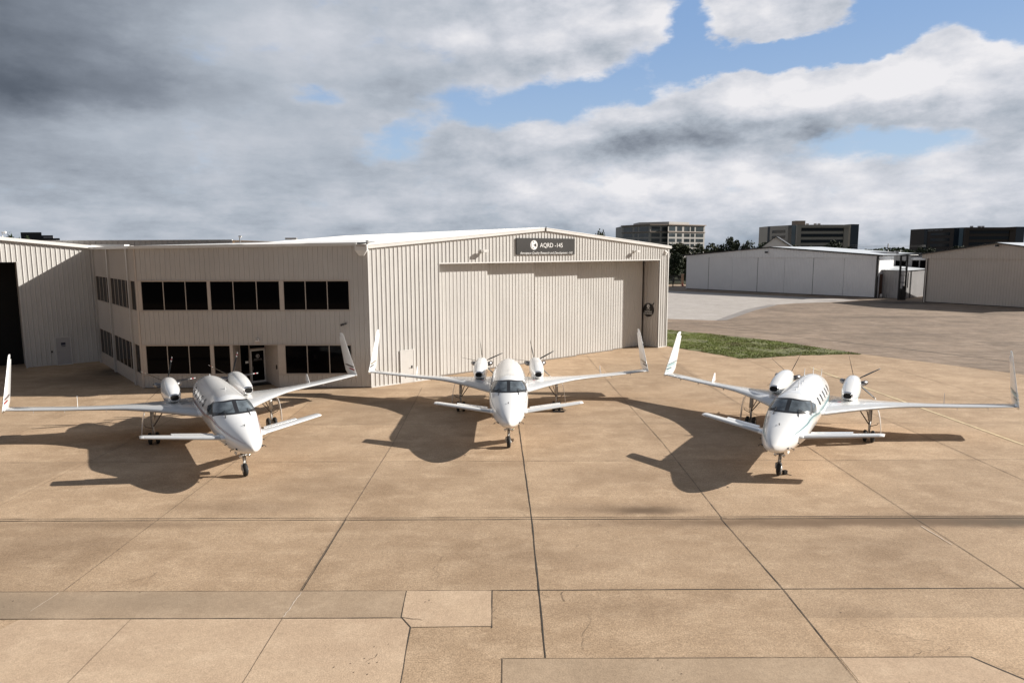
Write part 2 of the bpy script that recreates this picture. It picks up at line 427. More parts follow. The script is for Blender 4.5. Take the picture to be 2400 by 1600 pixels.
def sheet(name, poly, z, m, kind='structure', label=None, div=0):
    mb = MB(); mb.add([(p[0], p[1], z) for p in poly], [tuple(range(len(poly)))])
    o = mb.build(name, m, fixn=False)
    if o.data.polygons[0].normal.z < 0: o.data.flip_normals()
    tag(o, label, kind=kind); return o
sheet('far_ground', [(-4000, -400), (4000, -400), (4000, 6000), (-4000, 6000)], -0.004, G_FAR, label='dark green and brown ground reaching the horizon beyond the airfield')
sheet('apron', [(-120, -30), (90, -30), (90, 175), (40, 175), (10, 130), (-120, 130)], 0.0, G_APRON, label='tan aggregate concrete apron under the three aircraft')
sheet('taxiway', [(29, 56.4), (34.3, 48.4), (40, 38.5), (47, 22), (88, 22), (88, 165), (30, 165), (14, 120), (14.2, 74.2), (16.9, 74.4), (21.6, 69.4), (25.3, 64.3)], 0.004, G_TAXI,
      label='greyer brown stained concrete taxiway beyond the grass island')
pp = [(33.0, 146.5), (36.3, 144.3), (47.7, 132.2), (59.7, 118.4), (55.5, 115.0), (50.5, 113.0), (45.9, 111.4), (41.6, 108.5), (35.0, 99.5), (29.6, 90.5), (26.6, 85.2), (24.8, 84.4), (19.0, 86.8), (14, 90), (14, 150), (30, 150)]
sheet('pale_pavement', pp, 0.008, G_PALE, label='pale grey concrete pavement in front of the white hangar')
sheet('pavement_strip', [(24.9, 84.2), (26.5, 84.7), (29.6, 89.8), (35.0, 98.8), (41.6, 107.8), (40.6, 108.6), (33.9, 99.8), (28.6, 90.6)], 0.012,
      ground_mat('strip_grey', (0.27, .25, .235), (.22, .2, .19), (.33, .31, .29), slab=False, speck=.1), label='darker grey curved strip along the edge of the pale pavement')
sheet('repair_slab', [(-16, 15.25), (-2.62, 15.27), (-2.70, 16.56), (-16, 16.56)], 0.004, G_REP1, label='greyer repaired concrete strip across the left foreground')
sheet('repair_slab', [(-2.62, 15.27), (-2.34, 14.85), (-0.50, 14.87), (-0.53, 16.56), (-2.70, 16.56)], 0.0045, G_REP2, label='smooth lighter square repair slab in the foreground centre')
sheet('repair_slab', [(-11.6, 15.23), (-2.62, 15.24), (-2.36, 14.84), (-2.25, 12.8), (-2.2, 8), (-14, 8)], 0.004, G_REP2, label='smooth light concrete slab filling the lower left foreground')
sheet('repair_slab', [(-0.22, 13.6), (6.85, 13.6), (6.88, 8), (-0.22, 8)], 0.004, G_REP1, label='greyer repair slab at the lower right of the foreground')
sheet('repair_slab', [(6.93, 13.6), (9.70, 13.6), (11.6, 11.0), (14, 8), (6.93, 8)], 0.004, G_REP2, label='lighter repair slab at the bottom right edge')

def strip(mb, pts, wd, z, jit=0.0, seg=0.5):
    P_ = []
    for a, b in zip(pts[:-1], pts[1:]):
        L = math.dist(a, b); n = max(1, int(L / seg))
        for i in range(n): P_.append((a[0] + (b[0] - a[0]) * i / n, a[1] + (b[1] - a[1]) * i / n))
    P_.append(pts[-1])
    vs = []
    for i, p in enumerate(P_):
        q0 = P_[max(i - 1, 0)]; q1 = P_[min(i + 1, len(P_) - 1)]
        t = Vector((q1[0] - q0[0], q1[1] - q0[1])).normalized(); nrm = Vector((-t.y, t.x))
        j = random.uniform(-jit, jit); ww = wd * random.uniform(0.55, 1.35) / 2
        vs += [(p[0] + nrm.x * (j - ww), p[1] + nrm.y * (j - ww), z), (p[0] + nrm.x * (j + ww), p[1] + nrm.y * (j + ww), z)]
    mb.add(vs, [(2 * i, 2 * i + 1, 2 * i + 3, 2 * i + 2) for i in range(len(P_) - 1)])
jb = MB()
strip(jb, [(0.69, 13.62), (0.62, 21.3), (0.33, 33), (0.2, 45)], 0.036, 0.010, 0.006)
strip(jb, [(-70, 21.24), (70, 21.24)], 0.030, 0.010, 0.005); strip(jb, [(-70, 21.40), (70, 21.42)], 0.022, 0.010, 0.005)
strip(jb, [(6.88, 8), (6.88, 16.6), (6.70, 21.3)], 0.022, 0.010, 0.004)
strip(jb, [(-5.36, 16.6), (-5.36, 21.3)], 0.022, 0.010, 0.005)
strip(jb, [(-0.53, 16.57), (16, 16.62), (40, 16.65)], 0.024, 0.010, 0.006)
strip(jb, [(-30, 15.24), (-2.6, 15.26)], 0.018, 0.010, 0.006)
strip(jb, [(-2.70, 16.56), (-2.62, 15.3), (-2.34, 14.85), (-2.25, 12.8), (-2.2, 8)], 0.020, 0.0105, 0.012)
strip(jb, [(-0.52, 16.57), (-0.48, 14.80)], 0.02, 0.010, 0.006)
strip(jb, [(9.70, 13.62), (11.6, 11.0)], 0.03, 0.010, 0.012)
tag(jb.build('slab_joints', G_JOINT, fixn=False), 'black filled joints running between the concrete slabs', kind='structure')
jb = MB()
for x in (-23.6, -17.5, -11.45, -5.4): strip(jb, [(x, 16.6 if x > -12 else 8), (x + .05, 30), (x - .3, 43)], 0.022, 0.009, 0.004)
for x in (6.75, 12.95, 19.1, 28.2, 34.3): strip(jb, [(x + .15, 8 if x > 8 else 21.3), (x, 21.3), (x, 30), (x - .45, 46), (x - .6, 56)], 0.024, 0.009, 0.004)
for y in (27.45, 33.55, 39.65, 45.8): strip(jb, [(-45, y), (12 if y > 45 else 47 - (y - 22) * .45, y)], 0.020, 0.009, 0.004)
strip(jb, [(-30, 16.58), (-0.53, 16.57)], 0.018, 0.0095, 0.005)
strip(jb, [(-5.42, 15.25), (-5.40, 8)], 0.016, 0.0095, 0.004); strip(jb, [(-8.98, 15.23), (-8.8, 8)], 0.013, 0.0095, 0.004)
strip(jb, [(-0.25, 13.61), (9.7, 13.62)], 0.016, 0.0095, 0.005); strip(jb, [(-0.22, 13.6), (-0.22, 8)], 0.018, 0.0095, 0.004)
strip(jb, [(-2.30, 14.85), (-.45, 14.88)], 0.014, 0.0095, 0.003)
tag(jb.build('worn_joints', G_JOINT2, fixn=False), 'faint worn joints between slabs across the apron', kind='structure')
jb = MB()
def crack(x, y, dx, dy, n, wd=0.007):
    pts = [(x, y)]; a = math.atan2(dy, dx)
    for i in range(n):
        a2 = a + random.uniform(-0.8, 0.8); x += math.cos(a2) * 0.13; y += math.sin(a2) * 0.13; pts.append((x, y))
    strip(jb, pts, wd, 0.0112, 0.0, 0.08)
for c_ in [(2.7, 20.9, .3, -1, 9), (0.78, 16.5, .1, -1, 3), (1.28, 16.5, 0.05, -1, 4, .016), (-.5, 15.9, .2, -1, 6), (.55, 21.4, -1, .6, 5), (11.6, 21.5, .6, 1, 6),
           (1.8, 15.4, .1, -1, 12), (8.0, 14.9, 1, -.7, 12), (5, 13.62, 1, 0.05, 6), (8.5, 13.64, 1, .1, 9), (-5.3, 19.5, -.3, -1, 8), (-9.6, 17.6, -.5, -1, 8), (-2.6, 15.28, 1, -1, 4, .016),
           (10.2, 17.2, .3, -1, 6), (-1.9, 18.6, -.15, -1, 12), (-1.6, 30, -1, .2, 10), (-2.9, 13.8, -.6, -1, 3, .01)]: crack(*c_)
tag(jb.build('concrete_cracks', G_CRACK, fixn=False), 'thin irregular cracks and spalls in the foreground slabs', kind='structure')
jb = MB()
strip(jb, [(10, 95), (15, 85.2), (18.6, 81.4), (22.9, 77.0), (26.5, 71.2), (29.5, 66.2), (35.1, 57.6), (39.2, 50.5), (48, 34), (54, 22)], 0.14, 0.012, 0.01, 1.0)
strip(jb, [(30, 110), (45, 92), (60, 74), (75, 55)], 0.07, 0.012, 0.02, 1.0); strip(jb, [(47, 112), (60, 97), (80, 74)], 0.07, 0.012, 0.02, 1.0)
tag(jb.build('taxiway_joint', G_JOINT, fixn=False), 'long dark joint curving across the taxiway behind the grass island', kind='structure')
jb = MB(); strip(jb, [(22.85, 20), (22.55, 29.5), (22.3, 36.6), (22.05, 43), (21.9, 50)], 0.15, 0.0125, 0.004)
tag(jb.build('painted_line', mat('faded_yellow_paint', (0.62, .50, .30), .7, var=.25, vscale=5), fixn=False), 'faded pale yellow taxi line running away at the right', kind='structure')

# oil drips and pale joint filler
jb = MB(); ro = random.Random(21)
for (x0, y0, n_, sp) in ((-3.3, 13.6, 11, .35), (-2.0, 16.0, 4, .12), (-9.8, 17.2, 3, .3), (3.1, 13.3, 5, .25), (7.6, 15.1, 3, .2), (-4.2, 20.3, 3, .5), (2.5, 19.6, 4, .5), (11, 18.6, 5, .8), (-1.2, 26.0, 4, .6), (5.5, 26.5, 4, .7), (-12.3, 15.9, 2, .2), (8.2, 13.2, 4, .5)):
    for i in range(n_):
        x, y, r_ = x0 + ro.gauss(0, sp), y0 + ro.gauss(0, sp), ro.uniform(.005, .020)
        jb.add([(x + r_ * ro.uniform(.6, 1.2) * math.cos(a * 1.047), y + r_ * 1.1 * ro.uniform(.6, 1.2) * math.sin(a * 1.047), .0116) for a in range(6)], [(0, 1, 2, 3, 4, 5)])
tag(jb.build('oil_drips', mat('oil_brown', (.10, .065, .045), .6), fixn=False), 'small dark oil drips scattered over the foreground concrete', kind='structure')
jb = MB(); strip(jb, [(-5.36, 16.5), (-5.38, 15.9), (-5.42, 15.3)], .022, .0118, .02, .1); strip(jb, [(-11.5, 16.5), (-11.6, 15.6)], .016, .0118, .01, .1); strip(jb, [(12.75, 20.6), (12.85, 19.2)], .03, .0118, .01, .15)
tag(jb.build('joint_filler', mat('filler_grey', (.58, .49, .40), .9), fixn=False), 'pale crumbled filler patches along three slab joints', kind='structure')

# grass island
GRASS = mat('grass_soil', (0.12, 0.125, 0.045), 0.95, var=0.5, vscale=0.8, bump=0.6, bscale=8)
gp = [(13.9, 62.0), (14.45, 60.6), (16.3, 57.6), (18.2, 54.1), (20.6, 54.7), (23.5, 55.8), (26.9, 56.2), (28.9, 56.25), (25.2, 64.2), (21.5, 69.3), (16.8, 74.3), (14.2, 74.1)]
rgg = random.Random(5); gr = []
for a, b_ in zip(gp, gp[1:] + gp[:1]):
    n = max(1, int(math.dist(a, b_) / .5))
    for i in range(n): gr.append((a[0] + (b_[0] - a[0]) * i / n + rgg.gauss(0, .07), a[1] + (b_[1] - a[1]) * i / n + rgg.gauss(0, .10)))
sheet('grass_soil', gr, 0.02, GRASS, label='patchy soil under the grass island')
def inpoly(x, y, poly):
    c = False; n = len(poly)
    for i in range(n):
        x1, y1 = poly[i]; x2, y2 = poly[(i + 1) % n]
        if (y1 > y) != (y2 > y) and x < (x2 - x1) * (y - y1) / (y2 - y1) + x1: c = not c
    return c
gm = bpy.data.materials.new('grass_blades'); gm.use_nodes = True
t = NT(gm.node_tree); b = gm.node_tree.nodes['Principled BSDF']; co = t.n('ShaderNodeTexCoord').outputs['Object']
c = t.mix(t.smooth(t.noise(t.vm('MULTIPLY', co, (.5, 1, 1)), 0.5, 5, .65), .38, .62), (0.16, 0.19, 0.04, 1), (0.24, 0.29, 0.07, 1))
c = t.mix(t.smooth(t.noise(t.vm('MULTIPLY', co, (.4, 1, 1)), .9, 5, .65), .52, .66), c, (0.17, 0.125, 0.06, 1))
t.put(b.inputs['Base Color'], c); b.inputs['Roughness'].default_value = 0.8
gb = MB(); rg = random.Random(3)
k = 0
while k < 26000:
    x = rg.uniform(13.9, 29); y = rg.uniform(54, 74.5)
    if not inpoly(x, y, gp): continue
    k += 1
    if noise.noise(Vector((x * .55, y * .3, 0))) < -0.22 and rg.random() < .85: continue
    h = rg.uniform(.03, .09); a = rg.uniform(0, 6.3); ww = rg.uniform(.02, .05)
    ca, sa = math.cos(a) * ww, math.sin(a) * ww; lx, ly = rg.uniform(-.05, .05), rg.uniform(-.05, .05)
    gb.add([(x - ca, y - sa, .02), (x + ca, y + sa, .02), (x + lx, y + ly, .02 + h)], [(0, 1, 2)])
tag(gb.build('grass', gm, fixn=False), 'green grass island with bare patches beside the hangar corner', kind='stuff', cat='grass')

def at(u, v, Y):
    d = ray(u, v); t_ = Y / d.y; return Vector((d.x * t_, Y, CAM_H + d.z * t_))
# ------------------------------------------------------------------ main hangar
HA = (-8.91, 42.91); HD = 39.04; HL = 29.28
frH = frame(HA, HD)
hangar = empty('main_hangar', (HA[0], HA[1], 0))
tag(hangar, 'large cream ribbed metal hangar with low gable roof and sliding doors behind the middle aircraft', 'hangar')
rk = (10.02 - 8.70) / 14.66
topH = lambda s_: 8.72 + rk * s_ if s_ < 14.66 else 8.72 + rk * (14.66 * 2 - s_)
ZH = 7.72
m = MB()
corr(m, frH, 0, 5.25, 0.03, topH); corr(m, frH, 5.25, 28.1, ZH, topH); corr(m, frH, 28.1, HL, 0.03, topH)
# underside and back of the header, edges of the sheet
m.quad(frH(5.25, 0, ZH), frH(28.1, 0, ZH), frH(28.1, -0.35, ZH), frH(5.25, -0.35, ZH))
m.quad(frH(5.25, 0, 0), frH(5.25, -0.5, 0), frH(5.25, -0.5, ZH), frH(5.25, 0, ZH))
m.build('front_wall', MW, hangar, fixn=False)
frR = frame(tuple(frH(28.1, 0, 0))[:2], HD + 90)
m = MB(); corr(m, lambda s_, d_, z_: frR(s_, -d_, z_), 0.04, 1.74, 0.03, ZH + .3, period=.305)
m.build('recess_wall', MW2, hangar, fixn=False)
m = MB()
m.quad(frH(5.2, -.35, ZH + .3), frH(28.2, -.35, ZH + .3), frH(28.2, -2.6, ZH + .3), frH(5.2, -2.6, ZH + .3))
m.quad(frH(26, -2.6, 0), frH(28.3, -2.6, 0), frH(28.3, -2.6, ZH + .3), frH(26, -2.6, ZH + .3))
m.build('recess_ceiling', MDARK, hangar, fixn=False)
edges = [5.30, 9.65, 14.37, 19.15, 23.85, 27.87]
for i in range(5):
    dd = -(0.53 + 0.29 * i); m = MB()
    s0 = edges[i] - (0.3 if i else 0); s1 = edges[i + 1]
    corr(m, frH, s0, s1, 0.08, ZH + .28, base=dd, depth=0.03)
    m.quad(frH(s1, dd, 0.08), frH(s1, dd - .12, 0.08), frH(s1, dd - .12, ZH + .28), frH(s1, dd, ZH + .28))
    m.quad(frH(s0, dd - .12, 0.08), frH(s1, dd - .12, 0.08), frH(s1, dd - .12, ZH + .28), frH(s0, dd - .12, ZH + .28))
    o = m.build('sliding_door', MW, hangar, fixn=False)
    k = MB(); k.fbox(frH, s0, s1, dd - .11, dd + .012, 0.02, 0.10); k.build('bottom_rail', MSTEEL, o)
# side and rear walls
m = MB()
back = 34.0
m.quad(frH(HL, 0, 0), frH(HL, -back, 0), frH(HL, -back, 8.72), frH(HL, 0, 8.72))
m.quad(frH(0, 0, 0), frH(0, -back, 0), frH(0, -back, 8.72), frH(0, 0, 8.72))
m.add([frH(0, -back, 0), frH(HL, -back, 0), frH(HL, -back, 8.72), frH(14.66, -back, 10.02), frH(0, -back, 8.72)], [(0, 1, 2, 3, 4)])
m.build('side_wall', MW, hangar, fixn=False)
def rooftrim(m, fr, s0, s1, z0, z1, d0, d1, h):
    vs = []
    for (s_, z_) in ((s0, z0), (s1, z1)):
        vs += [fr(s_, d0, z_), fr(s_, d1, z_), fr(s_, d1, z_ + h), fr(s_, d0, z_ + h)]
    m.add(vs, [(0, 1, 2, 3), (7, 6, 5, 4), (0, 4, 5, 1), (1, 5, 6, 2), (2, 6, 7, 3), (3, 7, 4, 0)])
m = MB()
rooftrim(m, frH, 0.0, 14.66, 8.72, 10.02, 0.045, 0.14, 0.20); rooftrim(m, frH, 14.66, HL + .25, 10.02, 8.70, 0.045, 0.14, 0.20)
m.build('rake_trim', MTRIM, hangar)
m = MB()
for sa, za, sb, zb in ((-.15, 8.90, 14.66, 10.20), (14.66, 10.20, HL + .25, 8.88)):
    m.add([frH(sa, .16, za), frH(sb, .16, zb), frH(sb, -back, zb), frH(sa, -back, za), frH(sa, .16, za + .05), frH(sb, .16, zb + .05), frH(sb, -back, zb + .05), frH(sa, -back, za + .05)],
          [(0, 1, 2, 3), (4, 5, 6, 7), (0, 1, 5, 4), (1, 2, 6, 5), (2, 3, 7, 6), (3, 0, 4, 7)])
    n_ = int((sb - sa) / .61)
m.build('roof', MROOF, hangar)
m = MB()
for i in range(1, 55):     # standing seams
    dpt = .16 - i * .61
    for sa, za, sb, zb in ((-.15, 8.95, 14.6, 10.25), (14.7, 10.25, HL + .25, 8.93)):
        rooftrim(m, frH, sa, sb, za, zb, dpt - .02, dpt + .02, .05)
m.build('roof_seams', MROOF, hangar)
m = MB(); rooftrim(m, frH, -.05, .02, 8.90, 8.90, -.05, .15, .34); m.build('roof_end_cap', MSTEEL, hangar)
m = MB(); m.fbox(frH, 14.60, 14.66, .15, .19, 9.98, 10.34); m.build('ridge_clip', MBLACK, hangar)
for q in ((0, 5.25), (28.1, HL)): m = MB(); m.fbox(frH, q[0], q[1], .005, .05, 0, .07); m.build('base_trim', MTRIM, hangar)
m = MB(); m.fbox(frH, -.02, .10, .037, .06, .07, 8.72); m.fbox(frH, HL - .10, HL + .02, .037, .06, .07, 8.70); m.fbox(frH, 28.09, 28.19, .037, .055, .07, ZH)
m.fbox(frH, 5.2, 28.1, .037, .052, ZH - .02, ZH + .06); m.build('corner_trim', MTRIM, hangar)
# personnel door
m = MB(); m.fbox(frH, 2.17, 3.09, .037, .06, .02, 2.12); d_ = m.build('door', MDOOR, hangar)
m = MB(); m.fbox(frH, 2.10, 2.17, .037, .075, .0, 2.19); m.fbox(frH, 3.09, 3.16, .037, .075, .0, 2.19); m.fbox(frH, 2.17, 3.09, .037, .075, 2.12, 2.19); m.build('door_frame', MTRIM, d_)
m = MB(); m.tube([frH(2.95, .06, 1.02), frH(2.95, .13, 1.02), frH(2.84, .14, 1.02)], .016); m.fbox(frH, 2.90, 3.0, .06, .075, .94, 1.12); m.build('door_handle', MBLACK, d_)
# leader box at the left eave
m = MB()
q0 = [frH(-.25, .02, 8.55), frH(.05, .45, 8.55)]
lb = frame((-9.60, 42.86), 0)
m.fbox(lb, 0.0, .75, 0, .34, 8.62, 8.98)
m.add([lb(0, 0, 8.62), lb(.75, 0, 8.62), lb(.75, .34, 8.62), lb(0, .34, 8.62), lb(.24, .03, 8.28), lb(.50, .03, 8.28), lb(.50, .22, 8.28), lb(.24, .22, 8.28)],
      [(0, 1, 5, 4), (1, 2, 6, 5), (2, 3, 7, 6), (3, 0, 4, 7), (4, 5, 6, 7)])
m.build('leader_box', MTRIM, hangar)
m = MB(); m.fbox(lb, .10, .65, .335, .347, 8.84, 8.94); m.build('overflow_slot', MFRAME, hangar)
def flood(s_, z_, fr=frH, parent=hangar, col=MTRIM):
    m = MB(); m.fbox(fr, s_ - .10, s_ + .10, .037, .12, z_ - .10, z_ + .10); m.tube([fr(s_, .10, z_), fr(s_ + .02, .30, z_ - .02)], .03)
    m.fbox(fr, s_ - .20, s_ + .24, .28, .52, z_ - .10, z_ + .08); o = m.build('flood_lamp', col, parent)
    m = MB(); m.fbox(fr, s_ - .16, s_ + .20, .31, .49, z_ - .115, z_ - .10); m.build('lamp_lens', MDOORG, o)
flood(8.75, 8.56); flood(24.7, 8.50)
m = MB(); m.fbox(frH, 28.72, 28.94, .037, .10, 8.18, 8.52); m.fbox(frH, 28.76, 28.92, .10, .22, 8.30, 8.44); m.build('strobe_box', MLET, hangar)

# lettering -----------------------------------------------------------
def textmesh(txt, size, shear=0.0, offset=0.0, extrude=0.01, spacing=1.0, sx=1.0):
    cu = bpy.data.curves.new('t', 'FONT'); cu.body = txt; cu.size = size; cu.shear = shear; cu.offset = offset
    cu.extrude = extrude; cu.align_x = 'CENTER'; cu.align_y = 'CENTER'; cu.space_character = spacing; cu.resolution_u = 3
    o = bpy.data.objects.new('t', cu); C.objects.link(o)
    bpy.context.view_layer.update()
    dg = bpy.context.evaluated_depsgraph_get()
    me = bpy.data.meshes.new_from_object(o.evaluated_get(dg))
    vs = [Vector((v.co.x * sx, v.co.y, v.co.z)) for v in me.vertices]; fs = [tuple(p.vertices) for p in me.polygons]
    bpy.data.objects.remove(o); bpy.data.curves.remove(cu); bpy.data.meshes.remove(me)
    return vs, fs
def put_text(name, txt, fr, s_, d_, z_, width, mt, parent, size=1.0, **kw):
    vs, fs = textmesh(txt, size, **kw)
    w0 = max(v.x for v in vs) - min(v.x for v in vs); k = width / w0 if width else 1.0
    mid = (max(v.x for v in vs) + min(v.x for v in vs)) / 2
    m = MB(); m.add([fr(s_ + (v.x - mid) * k, d_ + v.z, z_ + v.y * (k if width else 1)) for v in vs], fs)
    return m.build(name, mt, parent, fixn=False)
def emblem(fr, s_, d_, z_, rx, rz_, parent, white, dark):
    """white disc with a dark notched bird-head cut and two arcs"""
    m = MB(); n = 36
    pts = [fr(s_ + rx * math.cos(a), d_, z_ + rz_ * math.sin(a)) for a in [2 * math.pi * i / n for i in range(n)]]
    m.add(pts + [p + (fr(0, .008, 0) - fr(0, 0, 0)) for p in pts], [tuple(range(n, 2 * n))] + [(i, (i + 1) % n, n + (i + 1) % n, n + i) for i in range(n)])
    o = m.build('emblem_disc', white, parent, fixn=False)
    m = MB()
    pl = lambda L: m.add([fr(s_ + rx * a, d_ + .012, z_ + rz_ * b_) for a, b_ in L], [tuple(range(len(L)))])
    pl([(.62, .42), (.10, .12), (-.22, .02), (.12, -.10), (.05, -.28), (.30, -.22), (.48, -.46), (.56, -.26), (.72, -.36), (.66, .0)])
    for r0, w_ in ((.86, .07), (.70, .05)):
        arc = [(r0 * math.cos(a), r0 * math.sin(a)) for a in [R(120 + 10 * i) for i in range(14)]]
        arc2 = [((r0 - w_ * math.sin(math.pi * i / 13)) * math.cos(R(120 + 10 * i)), (r0 - w_ * math.sin(math.pi * i / 13)) * math.sin(R(120 + 10 * i))) for i in range(14)]
        for i in range(13): pl([arc[i], arc[i + 1], arc2[i + 1], arc2[i]])
    pl([(-.35, .80), (-.05, .45), (.15, .55), (-.02, .60), (-.20, .86)]); pl([(-.10, -.45), (-.38, -.80), (-.26, -.84), (.02, -.52)])
    m.build('emblem_mark', dark, parent, fixn=False)
sg = empty('wall_sign', tuple(frH(14.75, .06, 8.28)))
tag(sg, 'long charcoal company sign AQRD-145 under the hangar roof peak', 'sign')
m = MB(); m.fbox(frH, 11.83, 17.67, .04, .12, 8.275, 9.465); m.build('sign_board', MSIGN, sg)
put_text('sign_letters', 'AQRD -145', frH, 15.22, .127, 8.94, 2.30, MLET, sg, size=.46, extrude=.006)
put_text('sign_letters', 'Aerospace Quality Research and Development -145', frH, 14.78, .127, 8.385, 5.28, MLET, sg, size=.25, shear=.32, extrude=.006)
emblem(frH, 13.48, .125, 8.97, .345, .345, sg, MLET, MSIGN)
frRr = lambda s_, d_, z_: frR(s_, -d_, z_)
rs = empty('round_sign', tuple(frRr(1.1, .06, 2.9)))
tag(rs, 'round black shipping and receiving sign on the recess wall beside the hangar doors', 'sign')
# seen from the left the wall runs right to left, so mirror the local axis
frS = lambda s_, d_, z_: frR(2.30 - s_, -d_, z_)
m = MB(); n = 40; cs, cz, rr = 1.22, 3.28, .60
pts = [frS(cs + rr * math.cos(2 * math.pi * i / n), .05, cz + rr * math.sin(2 * math.pi * i / n)) for i in range(n)]
off = frS(0, .045, 0) - frS(0, 0, 0)
m.add(pts + [p + off for p in pts], [tuple(range(n, 2 * n))] + [(i, (i + 1) % n, n + (i + 1) % n, n + i) for i in range(n)]); m.build('sign_board', MBLACK, rs)
m = MB(); m.tube([frS(cs + .42, .07, cz + .42), frS(cs + .60, .07, cz + .66)], .035, 6); m.build('sign_flag', MBLACK, rs)
put_text('sign_letters', 'AQRD', frS, cs, .10, cz + .07, .42, MLET, rs, size=.16, extrude=.003)
put_text('sign_letters', 'SHIPPING', frS, cs, .10, cz - .14, .82, MLET, rs, size=.18, extrude=.003)
put_text('sign_letters', 'RECEIVING', frS, cs, .10, cz - .32, .92, MLET, rs, size=.18, extrude=.003)
emblem(frS, cs, .098, cz + .34, .17, .17, rs, MLET, MBLACK)

# ------------------------------------------------------------------ office block
OA = (-23.32, 42.93); OL = 14.40
frO = frame(OA, 0)
office = empty('office_building', (OA[0], OA[1], 0))
tag(office, 'two storey ribbed metal office block, shade darkened into its cream walls, with black tinted windows joined to the hangar', 'office building')
topO = lambda s_: 8.74 + .012 * s_
recess = (5.78, 8.61)
m = MB()
corr(m, frO, .06, OL, 6.80, topO)
corr(m, frO, 13.24, OL, 0.05, 6.80); corr(m, frO, .06, 13.24, 2.78, 4.88)
corr(m, frO, .06, recess[0] - .13, 0.05, .84); corr(m, frO, recess[1] + .0, 13.24, 0.05, .84)
m.build('front_wall', MW2, office, fixn=False)
m = MB()   # smooth piers and corner trim
for (a, b_) in ((.0, .28), (4.40, 4.56), (8.88, 9.12), (13.20, 13.27)): m = MB(); m.fbox(frO, a, b_, -.02, .02 if a < 13 else .045, 4.90, 6.78); m.build('pier', MPIER, office)
for (a, b_) in ((.0, .30), (4.36, 4.56), (5.60, 5.78), (8.61, 9.05)): m = MB(); m.fbox(frO, a, b_, -.02, .02, .86, 2.76); m.build('pier', MPIER, office)
m = MB(); m.fbox(frO, -.04, .07, .005, .045, .05, 8.74); m.build('corner_trim', MPIER, office)
m = MB(); m.fbox(frO, 0.08, recess[0] - .12, .02, .055, .84, .89); m.fbox(frO, recess[1], 13.24, .02, .055, .84, .89); m.fbox(frO, .08, 13.24, .02, .055, 4.86, 4.915)
m.fbox(frO, .08, 13.24, .02, .05, 6.765, 6.81); m.fbox(frO, .08, 13.24, .02, .05, 2.745, 2.79); m.build('window_sill', MFRAME, office)
def window(fr, s0, s1, z0, z1, nb, parent, name='window', fw=.045):
    m = MB(); w_ = (s1 - s0) / nb
    m.fbox(fr, s0, s1, -.03, .012, z0, z0 + fw); m.fbox(fr, s0, s1, -.03, .012, z1 - fw, z1)
    for i in range(nb + 1):
        c_ = s0 + w_ * i; lo = max(s0, c_ - fw / 2); hi = min(s1, c_ + fw / 2)
        m.fbox(fr, lo, hi, -.03, .012, z0 + fw, z1 - fw)
    o = m.build(name, MFRAME, parent)
    for i in range(nb):
        g_ = MB(); g_.quad(fr(s0 + w_ * i, -.02, z0), fr(s0 + w_ * (i + 1), -.02, z0), fr(s0 + w_ * (i + 1), -.02, z1), fr(s0 + w_ * i, -.02, z1)); g_.build('pane', MGLASS, o, fixn=False)
    return o
for a, b_ in ((.28, 4.40), (4.56, 8.88), (9.12, 13.20)): window(frO, a, b_, 4.915, 6.765, 3, office)
window(frO, .30, 4.36, .89, 2.745, 3, office); window(frO, 4.56, 5.60, .89, 2.745, 1, office); window(frO, 9.05, 13.22, .89, 2.745, 3, office)
# entrance recess: storefront parallel to the hangar front
ec = Vector((-16.30, 45.02)); frE = frame((ec.x - .777 * 1.55, ec.y - .63 * 1.55), HD)   # s=1.55 at inner right corner
m = MB(); rc = Vector((-14.71, 42.95))
m.quad((rc.x, rc.y, 0), (ec.x, ec.y, 0), (ec.x, ec.y, 2.80), (rc.x, rc.y, 2.80))
lx = OA[0] + recess[0]; m.quad((lx, 42.93, 0), (lx, 44.10, 0), (lx, 44.10, 2.80), (lx, 42.93, 2.80))
m.build('entrance_wall', MPIER, office, fixn=False)
m = MB(); m.add([(lx, 42.95, 2.79), (rc.x, 42.95, 2.79), (ec.x, ec.y, 2.79), (lx, 44.1, 2.79)], [(0, 1, 2, 3)]); m.build('entrance_ceiling', MDARK, office, fixn=False)
st = MB(); st.fbox(frE, -.10, -.04, -.03, .04, 0.02, 2.78); st.fbox(frE, .50, .56, -.03, .04, 0.02, 2.78); st.fbox(frE, -.04, .50, -.03, .03, .55, .60)
st.fbox(frE, .56, 1.55, -.03, .03, 2.24, 2.30); st = st.build('storefront', MFRAME, office)
m = MB(); m.quad(frE(-.1, -.02, 0.02), frE(1.55, -.02, 0.02), frE(1.55, -.02, 2.78), frE(-.1, -.02, 2.78)); m.build('pane', MGLASS, st, fixn=False)
m = MB(); m.fbox(frE, .58, .66, -.015, .05, .03, 2.22); m.fbox(frE, 1.45, 1.53, -.015, .05, .03, 2.22); m.fbox(frE, .66, 1.45, -.015, .05, 2.13, 2.22); m.fbox(frE, .66, 1.45, -.015, .05, .03, .16)
dr = m.build('glass_door', MTRIM, office)
m = MB(); m.quad(frE(.66, .01, .16), frE(1.45, .01, .16), frE(1.45, .01, 2.13), frE(.66, .01, 2.13)); m.build('pane', MGLASS, dr, fixn=False)
m = MB(); m.tube([frE(.70, .08, .85), frE(.70, .08, 1.15)], .014); m.fbox(frE, .60, .66, .05, .07, .90, 1.10); m.build('door_handle', MSTEEL, dr)
emblem(frE, 1.06, .016, 1.78, .13, .13, dr, MDOORG, MGLASS)
put_text('door_letters', 'AQRD-145', frE, 1.06, .02, 1.57, .52, MDOORG, dr, size=.1, extrude=.001)
put_text('door_letters', 'Aerospace Quality Research and Development', frE, 1.06, .02, 1.49, .68, MDOORG, dr, size=.04, extrude=.001)
